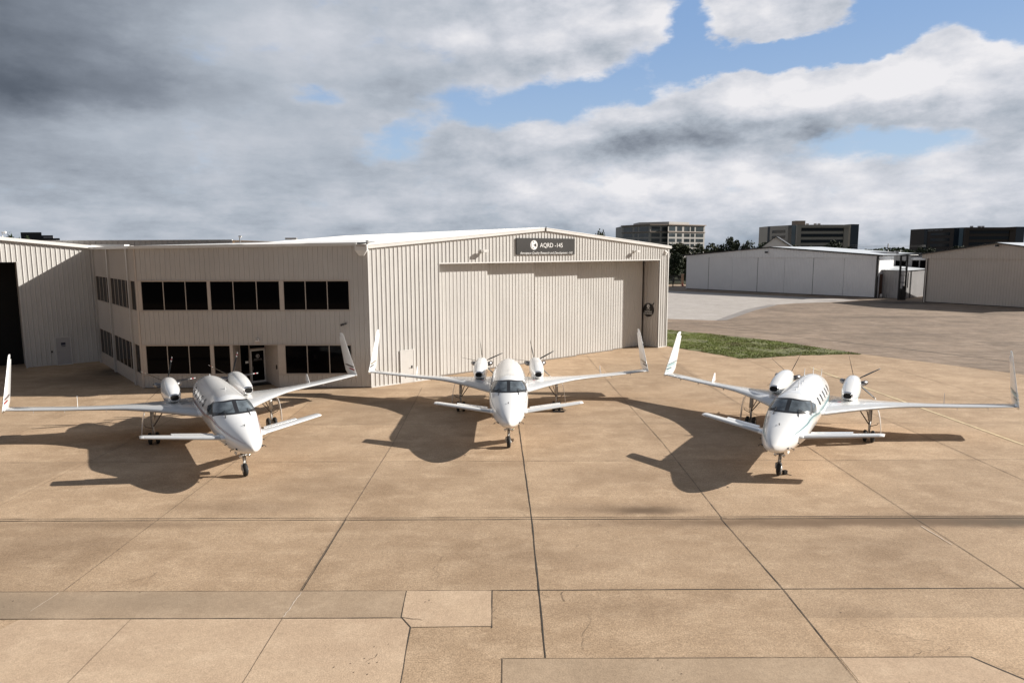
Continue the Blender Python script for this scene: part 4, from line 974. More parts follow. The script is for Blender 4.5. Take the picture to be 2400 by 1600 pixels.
# far woods mass
m = MB(); rw = random.Random(9)
for i in range(5000):
    x = rw.uniform(120, 620); y = 700 + rw.uniform(-20, 20); z_ = rw.uniform(0, 9 + 3 * noise.noise(Vector((x * .03, 0, 0)))); s_ = rw.uniform(.8, 2.2); t1 = Vector((rw.gauss(0, 1), rw.gauss(0, 1), rw.gauss(0, 1))).normalized(); t2 = t1.cross(Vector((rw.gauss(0, 1), rw.gauss(0, 1), 1))).normalized()
    p = Vector((x, y, z_)); m.add([p + t1 * s_, p + t2 * s_, p - t1 * s_, p - t2 * s_], [(0, 1, 2, 3)])
tag(m.build('far_woods', LEAF[2], fixn=False), 'far wooded strip along the horizon', 'woods', kind='stuff')

# iron fence with stone pillar left of the white hangar
fe = empty('iron_fence', tuple(at(1580, 668, 172)[:2]) + (0,)); tag(fe, 'black iron picket fence between the main hangar and the white hangar', 'fence')
a, b_ = at(1540, 664, 172), at(1596, 664, 172)
m = MB()
n = 40
for i in range(n + 1): x = a.x + (b_.x - a.x) * i / n; m.box((x, 172, 1.3), (.045, .045, 2.3))
m.build('pickets', MBLACK, fe)
for z_ in (.35, 2.3): m = MB(); m.box(((a.x + b_.x) / 2, 172, z_), (b_.x - a.x, .06, .08)); m.build('rail', MBLACK, fe)
p = at(1599, 668, 171); m = MB(); m.box((p.x, p.y, 1.3), (.55, .55, 2.6)); m.box((p.x, p.y, 2.68), (.7, .7, .16)); tag(m.build('stone_pillar', mat('pillar_stone', (.33, .24, .18), .9, var=.2)), 'tan stone gate pillar at the end of the iron fence', 'pillar')
p = at(1577, 671, 163); m = MB(); m.tube([(p.x, p.y, 0), (p.x, p.y, 2.2)], .13, 8); tag(m.build('bollard', MBLACK), 'black post in front of the iron fence', 'post')
p = at(1600, 668, 166); m = MB(); m.lathe((p.x, p.y, 0), (0, 0, 1), [(0, 0), (0, .34), (.05, .34), (.06, .24), (.9, .05), (.92, 0)], 12); m.box((p.x, p.y, .03), (.75, .75, .05)); tag(m.build('traffic_cone', mat('cone_red', (.35, .07, .05), .7)), 'faded red traffic cone by the stone gate pillar', 'traffic cone')
m = MB(); a, b_ = at(1540, 672, 168), at(1606, 672, 168); m.box(((a.x + b_.x) / 2, 168, .08), (b_.x - a.x, .3, .16)); tag(m.build('kerb', MLET), 'white painted kerb along the fence', kind='structure')

# ------------------------------------------------------------------ aircraft
ST = [(-1.83, 1.500, 1.500, .0, 1.50), (-1.80, 1.575, 1.425, .075, 1.50), (-1.70, 1.650, 1.350, .165, 1.49), (-1.50, 1.745, 1.265, .285, 1.48), (-1.20, 1.845, 1.180, .405, 1.48), (-.80, 1.950, 1.100, .525, 1.48),
      (-.30, 2.050, 1.035, .640, 1.50), (.30, 2.155, .995, .745, 1.53), (.95, 2.285, .975, .830, 1.58), (1.30, 2.440, .972, .865, 1.64), (1.65, 2.615, .970, .888, 1.72), (2.0, 2.725, .970, .902, 1.78), (2.45, 2.778, .970, .915, 1.82),
      (3.2, 2.792, .970, .928, 1.86), (4.4, 2.795, .970, .932, 1.88), (5.5, 2.805, .975, .915, 1.86), (6.6, 2.81, .985, .875, 1.84), (7.4, 2.785, 1.01, .815, 1.82), (8.3, 2.66, 1.07, .715, 1.80), (9.3, 2.440, 1.18, .570, 1.76), (10.3, 2.200, 1.32, .400, 1.72), (11.2, 1.950, 1.46, .210, 1.69), (11.75, 1.740, 1.60, .06, 1.66)]
def interp(tab, y):
    if y <= tab[0][0]: return tab[0][1:]
    if y >= tab[-1][0]: return tab[-1][1:]
    for i in range(len(tab) - 1):
        if tab[i][0] <= y <= tab[i + 1][0]: break
    p0 = tab[max(i - 1, 0)]; p1 = tab[i]; p2 = tab[i + 1]; p3 = tab[min(i + 2, len(tab) - 1)]
    h = p2[0] - p1[0]; t_ = (y - p1[0]) / h; out = []
    for k in range(1, len(p1)):
        m1 = (p2[k] - p0[k]) / max(p2[0] - p0[0], 1e-6) * h if i > 0 else (p2[k] - p1[k])
        m2 = (p3[k] - p1[k]) / max(p3[0] - p1[0], 1e-6) * h
        if i <= 3: m1 = min(m1, 3 * (p2[k] - p1[k])) if p2[k] > p1[k] else max(m1, 3 * (p2[k] - p1[k]))
        out.append((2 * t_**3 - 3 * t_**2 + 1) * p1[k] + (t_**3 - 2 * t_**2 + t_) * m1 + (-2 * t_**3 + 3 * t_**2) * p2[k] + (t_**3 - t_**2) * m2)
    return out
def FS(y, th, off=0.0):
    """fuselage surface point; th in degrees from the top, positive towards +x"""
    zt, zb, hw, zm = interp(ST, y); a = R(th); e = 2 / 2.15
    sx_, cz_ = math.sin(a), math.cos(a)
    k_ = min(1.0, max(0.0, (y - 2.0) / 2.0)); eu = e * (1 - k_) + k_ * (2 / 1.92)      # cabin roof is more arched than the nose
    if cz_ > 0: e = eu
    x = math.copysign(abs(sx_) ** e, sx_) * hw
    z_ = zm + (math.copysign(abs(cz_) ** e, cz_)) * ((zt - zm) if cz_ >= 0 else (zm - zb))
    if off:
        n_ = Vector((sx_ / max(hw, .05), 0, cz_ / max(zt - zm if cz_ >= 0 else zm - zb, .05))).normalized()
        return Vector((x, y, z_)) + n_ * off
    return Vector((x, y, z_))
def patch(mb, c00, c10, c11, c01, off, nu=10, nv=8):
    vs = []
    for j in range(nv + 1):
        for i in range(nu + 1):
            a, b_ = i / nu, j / nv
            th = (c00[0] * (1 - a) + c10[0] * a) * (1 - b_) + (c01[0] * (1 - a) + c11[0] * a) * b_
            y = (c00[1] * (1 - a) + c10[1] * a) * (1 - b_) + (c01[1] * (1 - a) + c11[1] * a) * b_
            vs.append(FS(y, th, off))
    mb.add(vs, [(j * (nu + 1) + i, j * (nu + 1) + i + 1, (j + 1) * (nu + 1) + i + 1, (j + 1) * (nu + 1) + i) for j in range(nv) for i in range(nu)], True)
def ribbon(mb, path, wd, off):
    """path of (y, th); ribbon of angular width wd degrees"""
    vs = []
    for i, p in enumerate(path):
        ww = wd * (1 if not isinstance(p, tuple) or len(p) < 3 else p[2])
        vs += [FS(p[0], p[1] - ww / 2, off), FS(p[0], p[1] + ww / 2, off)]
    mb.add(vs, [(2 * i, 2 * i + 1, 2 * i + 3, 2 * i + 2) for i in range(len(path) - 1)], True)
def densify(path, n=8):
    out = []
    for a, b_ in zip(path[:-1], path[1:]):
        for i in range(n): out.append(tuple(x + (y - x) * i / n for x, y in zip(a, b_)))
    out.append(path[-1]); return out
def foil(x, le, te, zle, zte, th, n=12, side=1):
    """closed airfoil section at span x, from trailing edge over the top to the nose and back"""
    pts = []
    c_ = te - le
    def t_(q): return th * 2.9 * (.2969 * math.sqrt(q) - .126 * q - .3516 * q * q + .2843 * q**3 - .1015 * q**4) * 3.1
    qs = [(1 - math.cos(math.pi * i / n)) / 2 for i in range(n + 1)]
    for q in reversed(qs): pts.append(Vector((side * x, le + c_ * q, zle + (zte - zle) * q + t_(q) * .62 + .0)))
    for q in qs[1:-1]: pts.append(Vector((side * x, le + c_ * q, zle + (zte - zle) * q - t_(q) * .38)))
    pts.append(Vector((side * x, te, zte - .012)))
    return pts
WS = [(.55, 3.7, 10.25, 1.60, 1.30, .46), (1.0, 4.35, 10.3, 1.60, 1.27, .42), (1.75, 5.45, 10.35, 1.59, 1.25, .37), (2.45, 6.42, 10.4, 1.57, 1.25, .32), (3.05, 7.18, 10.42, 1.55, 1.25, .27), (3.6, 7.80, 10.45, 1.53, 1.26, .23), (4.2, 8.32, 10.52, 1.51, 1.27, .20),
      (4.9, 8.78, 10.72, 1.49, 1.29, .17), (6.0, 9.45, 11.05, 1.47, 1.34, .14), (7.2, 10.2, 11.45, 1.46, 1.40, .12), (8.16, 10.80, 11.80, 1.46, 1.44, .10)]

def star(idx, loc, rz, label, stripes, phases, redtips=False):
    a = empty('twin_pusher_aircraft', loc, rz)
    tag(a, label, 'aircraft', 'white canard aircraft parked on the apron')
    B_ = lambda m, n, mt, par=a: m.build(n, mt, par, local=True)
    # fuselage
    ys = [-1.83, -1.82, -1.80, -1.77, -1.73, -1.68, -1.62] + [-1.55 + .1 * i for i in range(0, 50)] + [3.5 + .25 * i for i in range(0, 33)] + [11.75]
    ys = sorted(set(round(y, 3) for y in ys)); m = MB()
    m.loft([[FS(y, 360 * k / 48) for k in range(48)] for y in ys], cap0=False); B_(m, 'fuselage', MPAINT)
    # windshield
    yb = lambda t: .93 + .77 * (abs(t) / 62) ** 1.9
    yt = lambda t: 1.73 + .58 * (abs(t) / 43) ** 3
    def screen(mb, s_, t0, tb, tt, v0, v1, off):
        vs = []; nu, nv = 14, 8
        for j in range(nv + 1):
            v = v0 + (v1 - v0) * j / nv; to = tb + (tt - tb) * v
            for i in range(nu + 1):
                t = t0 + (to - t0) * i / nu; vs.append(FS(yb(t) + (yt(t) - yb(t)) * v, s_ * t, off))
        mb.add(vs, [(j * (nu + 1) + i, j * (nu + 1) + i + 1, (j + 1) * (nu + 1) + i + 1, (j + 1) * (nu + 1) + i) for j in range(nv) for i in range(nu)], True)
    fr_ = MB()
    for s_ in (-1, 1):
        screen(fr_, s_, 0, 65.5, 47.5, -.08, 1.10, .004)
        patch(fr_, (s_ * 64.5, 1.74), (s_ * 82, 2.52), (s_ * 60, 2.85), (s_ * 46, 2.38), .004, 8, 8)
    wf = B_(fr_, 'windshield', MWFR)
    for s_ in (-1, 1):
        m = MB(); screen(m, s_, 4.2, 60.0, 42.5, .08, .92, .010); B_(m, 'pane', MSCREEN, wf)
        m = MB(); patch(m, (s_ * 66.5, 1.93), (s_ * 79, 2.50), (s_ * 60, 2.75), (s_ * 49, 2.42), .010, 8, 8); B_(m, 'side_pane', MSCREEN, wf)
        m = MB(); m.tube([FS(1.0, s_ * 30, .02), FS(1.25, s_ * 26, .035), FS(1.35, s_ * 50, .03)], .011, 5); m.tube([FS(.86, s_ * 33, .0), FS(1.0, s_ * 30, .03)], .018, 5); B_(m, 'wiper', MWFR)
    # cabin windows
    for s_ in (-1, 1):
        for yc in (3.7, 4.5, 5.3, 6.1, 6.9):
            m = MB(); vs = [FS(yc, s_ * 63, .012)]; n = 16
            for k in range(n):
                q = 2 * math.pi * k / n; cx_, cy_ = math.cos(q), math.sin(q)
                cx_ = math.copysign(abs(cx_) ** .7, cx_); cy_ = math.copysign(abs(cy_) ** .7, cy_)
                vs.append(FS(yc + cx_ * .125, s_ * (63 + cy_ * 10.5), .012))
            m.add(vs, [(0, 1 + k, 1 + (k + 1) % n) for k in range(n)], True); B_(m, 'cabin_window', MCABW)
    # panel lines: door, hatch, nose bay
    m = MB()
    for s_ in (1,):
        for pth in ([(2.75, 40), (2.75, 112)], [(3.05, 40), (3.05, 112)], ): pass
        ribbon(m, densify([(2.95, 38), (3.0, 75), (2.95, 110)]), 0.0, .004)
    def lineon(p0, p1, wd=.010, n=12):
        vs = []
        for i in range(n + 1):
            y = p0[0] + (p1[0] - p0[0]) * i / n; th = p0[1] + (p1[1] - p0[1]) * i / n
            if abs(p1[0] - p0[0]) > abs(p1[1] - p0[1]) * .01: vs += [FS(y, th - .35, .003), FS(y, th + .35, .003)]
            else: vs += [FS(y - wd / 2, th, .003), FS(y + wd / 2, th, .003)]
        m.add(vs, [(2 * i, 2 * i + 1, 2 * i + 3, 2 * i + 2) for i in range(n)], True)
    for y_ in (2.50, 8.2): lineon((y_, -95), (y_, 95), n=30)
    for y_ in (6.0, 7.1): lineon((y_, -38), (y_, 24))
    lineon((6.0, 24), (7.1, 24)); lineon((6.0, -38), (7.1, -38))
    lineon((2.62, 45), (2.62, 112)); lineon((3.30, 45), (3.30, 112)); lineon((2.62, 45), (3.30, 45)); lineon((-.1, -100), (-.1, -78)); lineon((-.1, 100), (-.1, 78))
    B_(m, 'panel_lines', MLINE)
    # stripes along the sides
    for s_ in (-1, 1):
        for k, (dth, wd, mt) in enumerate(((0, 1.9, stripes[0]), ((-3.6 if idx == 0 else -5.2), 1.1, stripes[1]), (3.2 if idx == 0 else 4.4, .9, stripes[1]))):
            if idx == 1 and k > 0: continue
            base = [(-1.55, 48), (-1.3, 54), (-.7, 60), (0, 63), (.75, 66), (1.35, 69), (2.15, 79), (3.0, 86), (4.2, 88), (6.5, 87), (9.0, 84), (11.2, 84)]
            m = MB(); ribbon(m, densify([(y, s_ * (t0 + dth), min(1.0, .25 + j * (.12 if idx != 2 else .2)) * (1.2 if idx != 2 else 2.2)) for j, (y, t0) in enumerate(base)]), wd, .006); B_(m, 'stripe', mt)
    # probes, antennas
    m = MB(); zt = interp(ST, -.35)[0]; m.tube([(0, -.35, zt), (0, -.37, zt + .08)], .014, 5); m.tube([(-.06, -.30, zt + .03), (0, -.36, zt + .05)], .010, 5); B_(m, 'temperature_probe', MBLADE)
    for s_ in (-1, 1):
        m = MB(); p = FS(-.75, s_ * 112, 0); q = p + Vector((s_ * .12, 0, -.03)); m.tube([p, q, q + Vector((0, -.16, 0))], .013, 6)
        p = FS(-.2, s_ * 100, 0); m.tube([p, p + Vector((s_ * .07, -.03, -.02))], .018, 6); B_(m, 'pitot_tube', MBLADE)
        m = MB(); p = FS(-1.05, s_ * 104, .0); m.box(tuple(p + Vector((0, 0, 0))), (.07, .10, .05)); B_(m, 'nose_vent', MBLADE)
    ants = [(3.6, .08), (7.6, .06)]
    if idx == 2: ants = [(3.0, .07), (3.7, .26), (4.6, .07), (5.2, .07), (7.3, .30), (7.9, .30), (8.6, .3)]
    for y_, h_ in ants:
        zt = interp(ST, y_)[0]; xo = {7.3: -.30, 8.6: .28}.get(y_, 0) if idx == 2 else (.0 if y_ > 7 else .02)
        z0 = FS(y_, math.degrees(math.asin(max(-1, min(1, xo / .9)))), 0).z
        m = MB(); m.add([(xo - .012, y_ - .08, z0 - .02), (xo + .012, y_ - .08, z0 - .02), (xo + .012, y_ + .10, z0 - .02), (xo - .012, y_ + .10, z0 - .02), (xo - .008, y_ + .03, z0 + h_), (xo + .008, y_ + .03, z0 + h_), (xo + .008, y_ + .10, z0 + h_), (xo - .008, y_ + .10, z0 + h_)],
                        [(0, 1, 2, 3), (4, 5, 6, 7), (0, 1, 5, 4), (1, 2, 6, 5), (2, 3, 7, 6), (3, 0, 4, 7)]); B_(m, 'antenna', MPAINT)
    m = MB(); m.add([(-.02, 9.6, 1.25), (.02, 9.6, 1.25), (.02, 11.4, 1.55), (-.02, 11.4, 1.55), (-.015, 10.6, .72), (.015, 10.6, .72), (.015, 11.3, .72), (-.015, 11.3, .72)], [(0, 1, 5, 4), (2, 3, 7, 6), (0, 3, 7, 4), (1, 2, 6, 5), (4, 5, 6, 7), (0, 1, 2, 3)]); B_(m, 'ventral_fin', MPAINT)
    for s_ in (-1, 1):
        # wing
        m = MB(); m.loft([foil(*w_, n=14, side=s_) for w_ in WS]); wg = B_(m, 'wing', MPAINT)
        # de-icing boot
        m = MB(); secs = []
        for (x, le, te, zl, zt, th) in WS[1:]:
            P_ = foil(x, le, te, zl, zt, th, n=26, side=s_); k = 26
            c_ = te - le; sel = [p for p in P_[k - 7:k + 7] if p.y < le + .26]
            sel = P_[k - 7:k + 7]
            nose = P_[k]
            secs.append([p + Vector((0, -.006, .004 if i < 7 else -.004)) for i, p in enumerate(sel)])
        m.loft(secs, closed=False, cap0=False, cap1=False); B_(m, 'leading_edge_boot', MBOOT, wg)
        m = MB()   # control surface lines
        def wl(x0, x1, q0, q1, wd=.012):
            n = 10; vs = []
            for i in range(n + 1):
                x = x0 + (x1 - x0) * i / n; q = q0 + (q1 - q0) * i / n; P = interp(WS, x)
                y = P[0] + (P[1] - P[0]) * q; z = P[2] + (P[3] - P[2]) * q
                tt = P[4] * 2.9 * (.2969 * math.sqrt(q) - .126 * q - .3516 * q * q + .2843 * q**3 - .1015 * q**4) * 3.1 * .62
                if abs(x1 - x0) > .01: vs += [(s_ * x, y - wd / 2, z + tt + .004), (s_ * x, y + wd / 2, z + tt + .004)]
                else: vs += [(s_ * (x - wd / 2), y, z + tt + .004), (s_ * (x + wd / 2), y, z + tt + .004)]
            m.add(vs, [(2 * i, 2 * i + 1, 2 * i + 3, 2 * i + 2) for i in range(n)])
        wl(2.3, 4.9, .86, .78); wl(5.0, 8.0, .72, .70); wl(4.95, 4.95, .74, .99); wl(2.3, 2.3, .86, .99); wl(4.0, 4.0, .06, .95); wl(1.05, 1.05, .1, .5)
        B_(m, 'panel_lines', MLINE, wg)
        m = MB(); P = interp(WS, 1.35); y = P[0] + 1.5; m.box((s_ * 1.35, y, 1.80), (.14, .05, .012)); B_(m, 'fuel_cap_mark', MRED if idx else MBLADE, wg)
        # vortilon / fence tab
        m = MB(); x = 5.4; m.add([(s_ * x - .01, 10.25, 1.42), (s_ * x + .01, 10.25, 1.42), (s_ * x + .01, 11.0, 1.36), (s_ * x - .01, 11.0, 1.36), (s_ * x - .006, 10.72, 1.84), (s_ * x + .006, 10.72, 1.84), (s_ * x + .006, 10.98, 1.80), (s_ * x - .006, 10.98, 1.80)],
                      [(0, 1, 5, 4), (2, 3, 7, 6), (0, 3, 7, 4), (1, 2, 6, 5), (4, 5, 6, 7), (0, 1, 2, 3)]); B_(m, 'wing_fence', MPAINT, wg)
        for x in (4.3, 5.9, 7.1):
            P = interp(WS, x); m = MB(); m.box((s_ * x, P[0] + .05, P[2] - .06), (.012, .18, .10)); B_(m, 'vortilon', MGEAR, wg)
        for x in (6.4, 7.4, 8.0):
            P = interp(WS, x); m = MB(); m.tube([(s_ * x, P[1] - .02, P[3]), (s_ * x, P[1] + .16, P[3] + .01)], .005, 4); B_(m, 'static_wick', MBLADE, wg)
        # tip sail
        m = MB(); secs = []
        for q, x, le, te, th in ((-.05, 8.30, 10.94, 11.95, .08), (0, 8.30, 10.80, 12.05, .13), (.08, 8.27, 10.93, 12.25, .15), (.25, 8.22, 11.18, 12.38, .145), (.5, 8.14, 11.53, 12.52, .13), (.75, 8.06, 11.88, 12.66, .105), (.895, 8.02, 12.08, 12.74, .085), (.90, 8.02, 12.09, 12.58, .08), (.965, 8.0, 12.22, 12.66, .06), (.99, 7.99, 12.34, 12.68, .04), (1.0, 7.99, 12.46, 12.66, .02)):
            z = 1.44 + q * 2.36; n = 10; pts = []
            qs = [(1 - math.cos(math.pi * i / n)) / 2 for i in range(n + 1)]
            f = lambda v: th * 2.9 * (.2969 * math.sqrt(v) - .126 * v - .3516 * v * v + .2843 * v**3 - .1015 * v**4) * .86
            for v in reversed(qs): pts.append(Vector((s_ * (x - .14 * v * (te - le) - f(v)), le + (te - le) * v, z)))
            for v in qs[1:-1]: pts.append(Vector((s_ * (x - .14 * v * (te - le) + f(v)), le + (te - le) * v, z)))
            pts.append(Vector((s_ * (x - .14 * (te - le) + .003), te, z))); secs.append(pts)
        m.loft(secs); ts = B_(m, 'tip_sail', MPAINT)
        m = MB()   # wing to sail fillet
        P = WS[-1]; A_ = foil(*P, n=14, side=s_); A2 = foil(8.30, 10.84, 11.90, 1.455, 1.45, .10, n=14, side=s_); m.loft([A_, A2]); B_(m, 'wing_tip_joint', MPAINT)
        m = MB()   # rudder line and stripes
        m.add([(s_ * 8.05, 11.92, 1.75), (s_ * 8.05, 11.935, 1.75), (s_ * 7.90, 12.40, 3.30), (s_ * 7.90, 12.385, 3.30)], [(0, 1, 2, 3)])
        B_(m, 'rudder_line', MLINE, ts)
        for side_ in (-1, 1):
            for zq, hh, mt in ((.195, .10, stripes[1]), (.13, .09, stripes[0])) + (((.25, .06, stripes[0]), (.08, .06, stripes[1])) if idx == 2 else ()):
                z = 1.44 + zq * 2.36; le = 10.84 + .82 * (zq / .5) * 1.0 * .93; te = 12.20 + zq * .75; xx = 8.30 - zq * .33
                m = MB(); vs = []; n = 24
                for i in range(n + 1):
                    v = .02 + .96 * (1 - math.cos(math.pi * i / n)) / 2; f = .150 * 2.9 * (.2969 * math.sqrt(v) - .126 * v - .3516 * v * v + .2843 * v**3 - .1015 * v**4) * .86 + .016
                    y = le + (te - le) * v; zz = z + .10 * (v - .5) * (1 if v > .3 else 1)
                    vs += [(s_ * (xx - .16 * v + side_ * f), y, zz), (s_ * (xx - .16 * v + side_ * f), y, zz + hh)]
                m.add(vs, [(2 * i, 2 * i + 1, 2 * i + 3, 2 * i + 2) for i in range(n)]); B_(m, 'stripe', mt, ts)
        # canard
        m = MB(); cs = []
        for x, le, ch, th in ((.50, -.18, .86, .15), (.80, -.04, .84, .145), (1.8, .47, .76, .13), (2.8, .98, .68, .118), (3.28, 1.23, .64, .11), (3.37, 1.27, .60, .08), (3.41, 1.33, .50, .03)):
            z = 1.56 + (x - .5) * .040; P_ = foil(x, le, le + ch, z, z - .015, th, n=12, side=s_); cs.append(P_)
        m.loft(cs); cn = B_(m, 'canard', MPAINT)
        m = MB(); secs = []
        for x, le, ch, th in ((.82, -.03, .84, .145), (1.8, .47, .76, .13), (2.8, .98, .68, .118), (3.25, 1.215, .645, .111)):
            z = 1.56 + (x - .5) * .040; P_ = foil(x, le, le + ch, z, z - .015, th, n=18, side=s_); secs.append([p + Vector((0, -.005, .004 if i < 5 else -.004)) for i, p in enumerate(P_[13:24])])
        m.loft(secs, closed=False, cap0=False, cap1=False); B_(m, 'leading_edge_boot', MBOOT, cn)
        m = MB(); secs = []
        for x, le, ch in ((.95, .04, .83), (2.35, .755, .715)):
            z = 1.56 + (x - .5) * .040 ; secs.append([Vector((s_ * x, le + ch * .66, z + .046)), Vector((s_ * x, le + ch * 1.10, z + .030)), Vector((s_ * x, le + ch * 1.10, z + .012)), Vector((s_ * x, le + ch * .66, z - .02))])
        m.loft(secs, smooth=False); B_(m, 'elevator', MPAINT, cn)
        m = MB(); m.loft([foil(.50, -.24, .68, 1.56, 1.55, .20, n=12, side=s_), foil(.80, -.10, .76, 1.575, 1.56, .16, n=12, side=s_), foil(.815, -.09, .75, 1.575, 1.56, .14, n=12, side=s_)]); B_(m, 'canard_root', MPAINT)
        # nacelle
        NS = [(7.08, 1.60, .195, 2.11, 1.82), (7.16, 1.60, .222, 2.135, 1.79), (7.4, 1.60, .265, 2.20, 1.72), (7.8, 1.595, .325, 2.285, 1.58), (8.4, 1.59, .375, 2.385, 1.45), (9.2, 1.575, .395, 2.455, 1.38), (9.9, 1.56, .375, 2.46, 1.40), (10.4, 1.55, .325, 2.40, 1.52), (10.75, 1.54, .26, 2.30, 1.70), (10.90, 1.535, .21, 2.22, 1.82)]
        def NF(y, th, off=0.0):
            xc, hw, zt, zb = interp(NS, y); a_ = R(th); e = 2 / 2.5; s__, c__ = math.sin(a_), math.cos(a_)
            hh = (zt - zb) / 2; zc = (zt + zb) / 2; ex = math.copysign(abs(s__) ** e, s__); ez = math.copysign(abs(c__) ** e, c__)
            return Vector((s_ * xc + ex * (hw + off), y, zc + ez * (hh + off)))
        m = MB(); m.loft([[NF(y, 360 * k / 32) for k in range(32)] for y in [7.08 + .12 * i for i in range(32)] + [10.90]], cap0=False); nc = B_(m, 'nacelle', MPAINT)
        m = MB(); m.loft([[NF(7.17, 360 * k / 32, .005) for k in range(32)], [NF(7.09, 360 * k / 32, .005) for k in range(32)], [NF(7.08, 360 * k / 32, -.004) - Vector((0, .02, 0)) for k in range(32)], [NF(7.08, 360 * k / 32, -.022) - Vector((0, .012, 0)) for k in range(32)], [NF(7.25, 360 * k / 32, -.08) for k in range(32)]], cap0=False, cap1=False); B_(m, 'inlet_lip', MCHROME, nc)
        m = MB(); m.add([NF(7.085, 360 * k / 32, -.020) for k in range(32)], [tuple(range(32))]); B_(m, 'inlet_opening', MDARK, nc)
        for k, (dz, mt) in enumerate(((0, stripes[0]), (8, stripes[1]), (-7, stripes[1]))):
            for q in (-1, 1):
                m = MB(); vs = []
                for i in range(13):
                    y = 7.5 + 2.6 * i / 12; th = q * (118 + dz - 26 * i / 12); vs += [NF(y, th - 1.2, .005), NF(y, th + 1.4, .005)]
                m.add(vs, [(2 * i, 2 * i + 1, 2 * i + 3, 2 * i + 2) for i in range(12)], True)
                if not (idx == 1): B_(m, 'stripe', mt, nc)
        m = MB(); m.box((s_ * 1.58, 8.9, 2.43), (.16, .01, .004)); B_(m, 'panel_mark', MLINE, nc)
        m = MB(); m.add([(s_ * 1.30, 8.0, 1.35), (s_ * 1.86, 8.0, 1.35), (s_ * 1.80, 10.3, 1.30), (s_ * 1.34, 10.3, 1.30), (s_ * 1.38, 8.0, 1.75), (s_ * 1.78, 8.0, 1.75), (s_ * 1.72, 10.3, 1.75), (s_ * 1.40, 10.3, 1.75)], [(0, 1, 5, 4), (1, 2, 6, 5), (2, 3, 7, 6), (3, 0, 4, 7), (4, 5, 6, 7)]); B_(m, 'engine_pylon', MPAINT, nc)
        for q in (-1, 1):
            m = MB(); m.tube([(s_ * 1.55 + q * .26, 10.22, 2.02), (s_ * 1.55 + q * .42, 10.30, 2.04), (s_ * 1.55 + q * .52, 10.48, 2.05), (s_ * 1.55 + q * .54, 10.62, 2.05)], [.12, .13, .12, .11], 12); B_(m, 'exhaust_stack', MEXH, nc)
        # propeller
        hub = Vector((s_ * 1.535, 11.0, 2.035)); m = MB(); m.lathe(tuple(hub - Vector((0, .12, 0))), (0, 1, 0), [(0, .19), (.10, .20), (.24, .19), (.38, .14), (.50, .07), (.56, .0)], 20)
        pr = B_(m, 'propeller_hub', MPAINT if idx != 1 else MCHROME)
        ph = phases[0] if s_ < 0 else phases[1]
        for k in range(5):
            an = R(ph + 72 * k); dr = Vector((math.cos(an), 0, math.sin(an))); tg = Vector((-math.sin(an), 0, math.cos(an)))
            def bl(r0, r1, mt, nm, par):
                m = MB(); secs = []
                n = 6
                for i in range(n + 1):
                    r = r0 + (r1 - r0) * i / n
                    chd = .05 + .15 * min(1, max(0, (r - .12) / .45)) - .05 * max(0, (r - .9) / .42); tk_ = .032 - .02 * min(1, r / 1.2)
                    if r < .25: tk_ = .04
                    tw = R(8 + 14 * (1 - r / 1.32)); cd = Vector((0, math.cos(tw), 0)) + tg * math.sin(tw); nd = dr.cross(cd)
                    c_ = hub + dr * r
                    secs.append([c_ + cd * chd / 2, c_ + nd * tk_ / 2, c_ - cd * chd / 2, c_ - nd * tk_ / 2])
                m.loft(secs); return B_(m, nm, mt, par)
            if redtips:
                b_ = bl(.12, 1.06, MBLADE, 'propeller_blade', pr)
                bl(1.0605, 1.15, MTIPW, 'blade_tip_band', a); bl(1.1505, 1.23, MRED, 'blade_tip_band', a); bl(1.2305, 1.32, MTIPW, 'blade_tip_band', a)
            else:
                b_ = bl(.12, 1.25, MBLADE, 'propeller_blade', pr); bl(1.2505, 1.32, MHUB, 'blade_tip_band', a)
        # main gear
        gx, gy = s_ * 2.57, 6.94
        m = MB(); m.tube([(gx, gy + .12, 1.52), (gx, gy + .06, .95)], .085, 10); m.tube([(gx, gy + .06, .95), (gx, gy, .30)], .05, 10); m.tube([(gx - .17, gy, .265), (gx + .17, gy, .265)], .045, 8)
        m.tube([(gx, gy, .30), (gx, gy + .16, .5), (gx, gy + .05, .85)], .022, 6); mg = B_(m, 'main_gear', MGEAR)
        m = MB(); m.tube([(gx - s_ * .02, gy + .02, .78), (gx - s_ * .50, gy + .2, 1.45)], .025, 6); m.tube([(gx, gy - .02, .82), (gx - s_ * .22, gy + .7, 1.45)], .022, 6); m.tube([(gx, gy, .7), (gx + s_ * .30, gy, .82), (gx + s_ * .34, gy, .9)], .016, 6); m.tube([(gx + s_ * .05, gy - .08, 1.45), (gx + s_ * .07, gy - .08, .9), (gx + .02, gy - .06, .4)], .012, 5); B_(m, 'drag_brace', MHOSE, mg)
        for q in (-1, 1):
            m = MB(); xw = gx + q * .155; m.lathe((xw - .08, gy, .265), (1, 0, 0), [(0, .11), (.0, .19), (.02, .245), (.05, .265), (.11, .265), (.14, .245), (.16, .19), (.16, .11)], 28); wh_ = B_(m, 'wheel', MRUB, mg)
            m = MB(); m.lathe((xw - .070, gy, .265), (1, 0, 0), [(0, 0), (0, .125), (.14, .125), (.14, 0)], 20); B_(m, 'wheel_rim', MHUB, mg)
        m = MB(); secs = []
        for z, dx, w0, w1 in ((1.48, .30, -.24, .20), (1.2, .37, -.22, .18), (.9, .42, -.19, .16), (.6, .45, -.16, .13), (.36, .46, -.12, .10)):
            secs.append([Vector((gx + s_ * dx, gy + w0, z)), Vector((gx + s_ * dx, gy + w1, z)), Vector((gx + s_ * (dx + .022), gy + w1, z)), Vector((gx + s_ * (dx + .022), gy + w0, z))])
        m.loft(secs, smooth=False); B_(m, 'gear_door', MPAINT, mg)
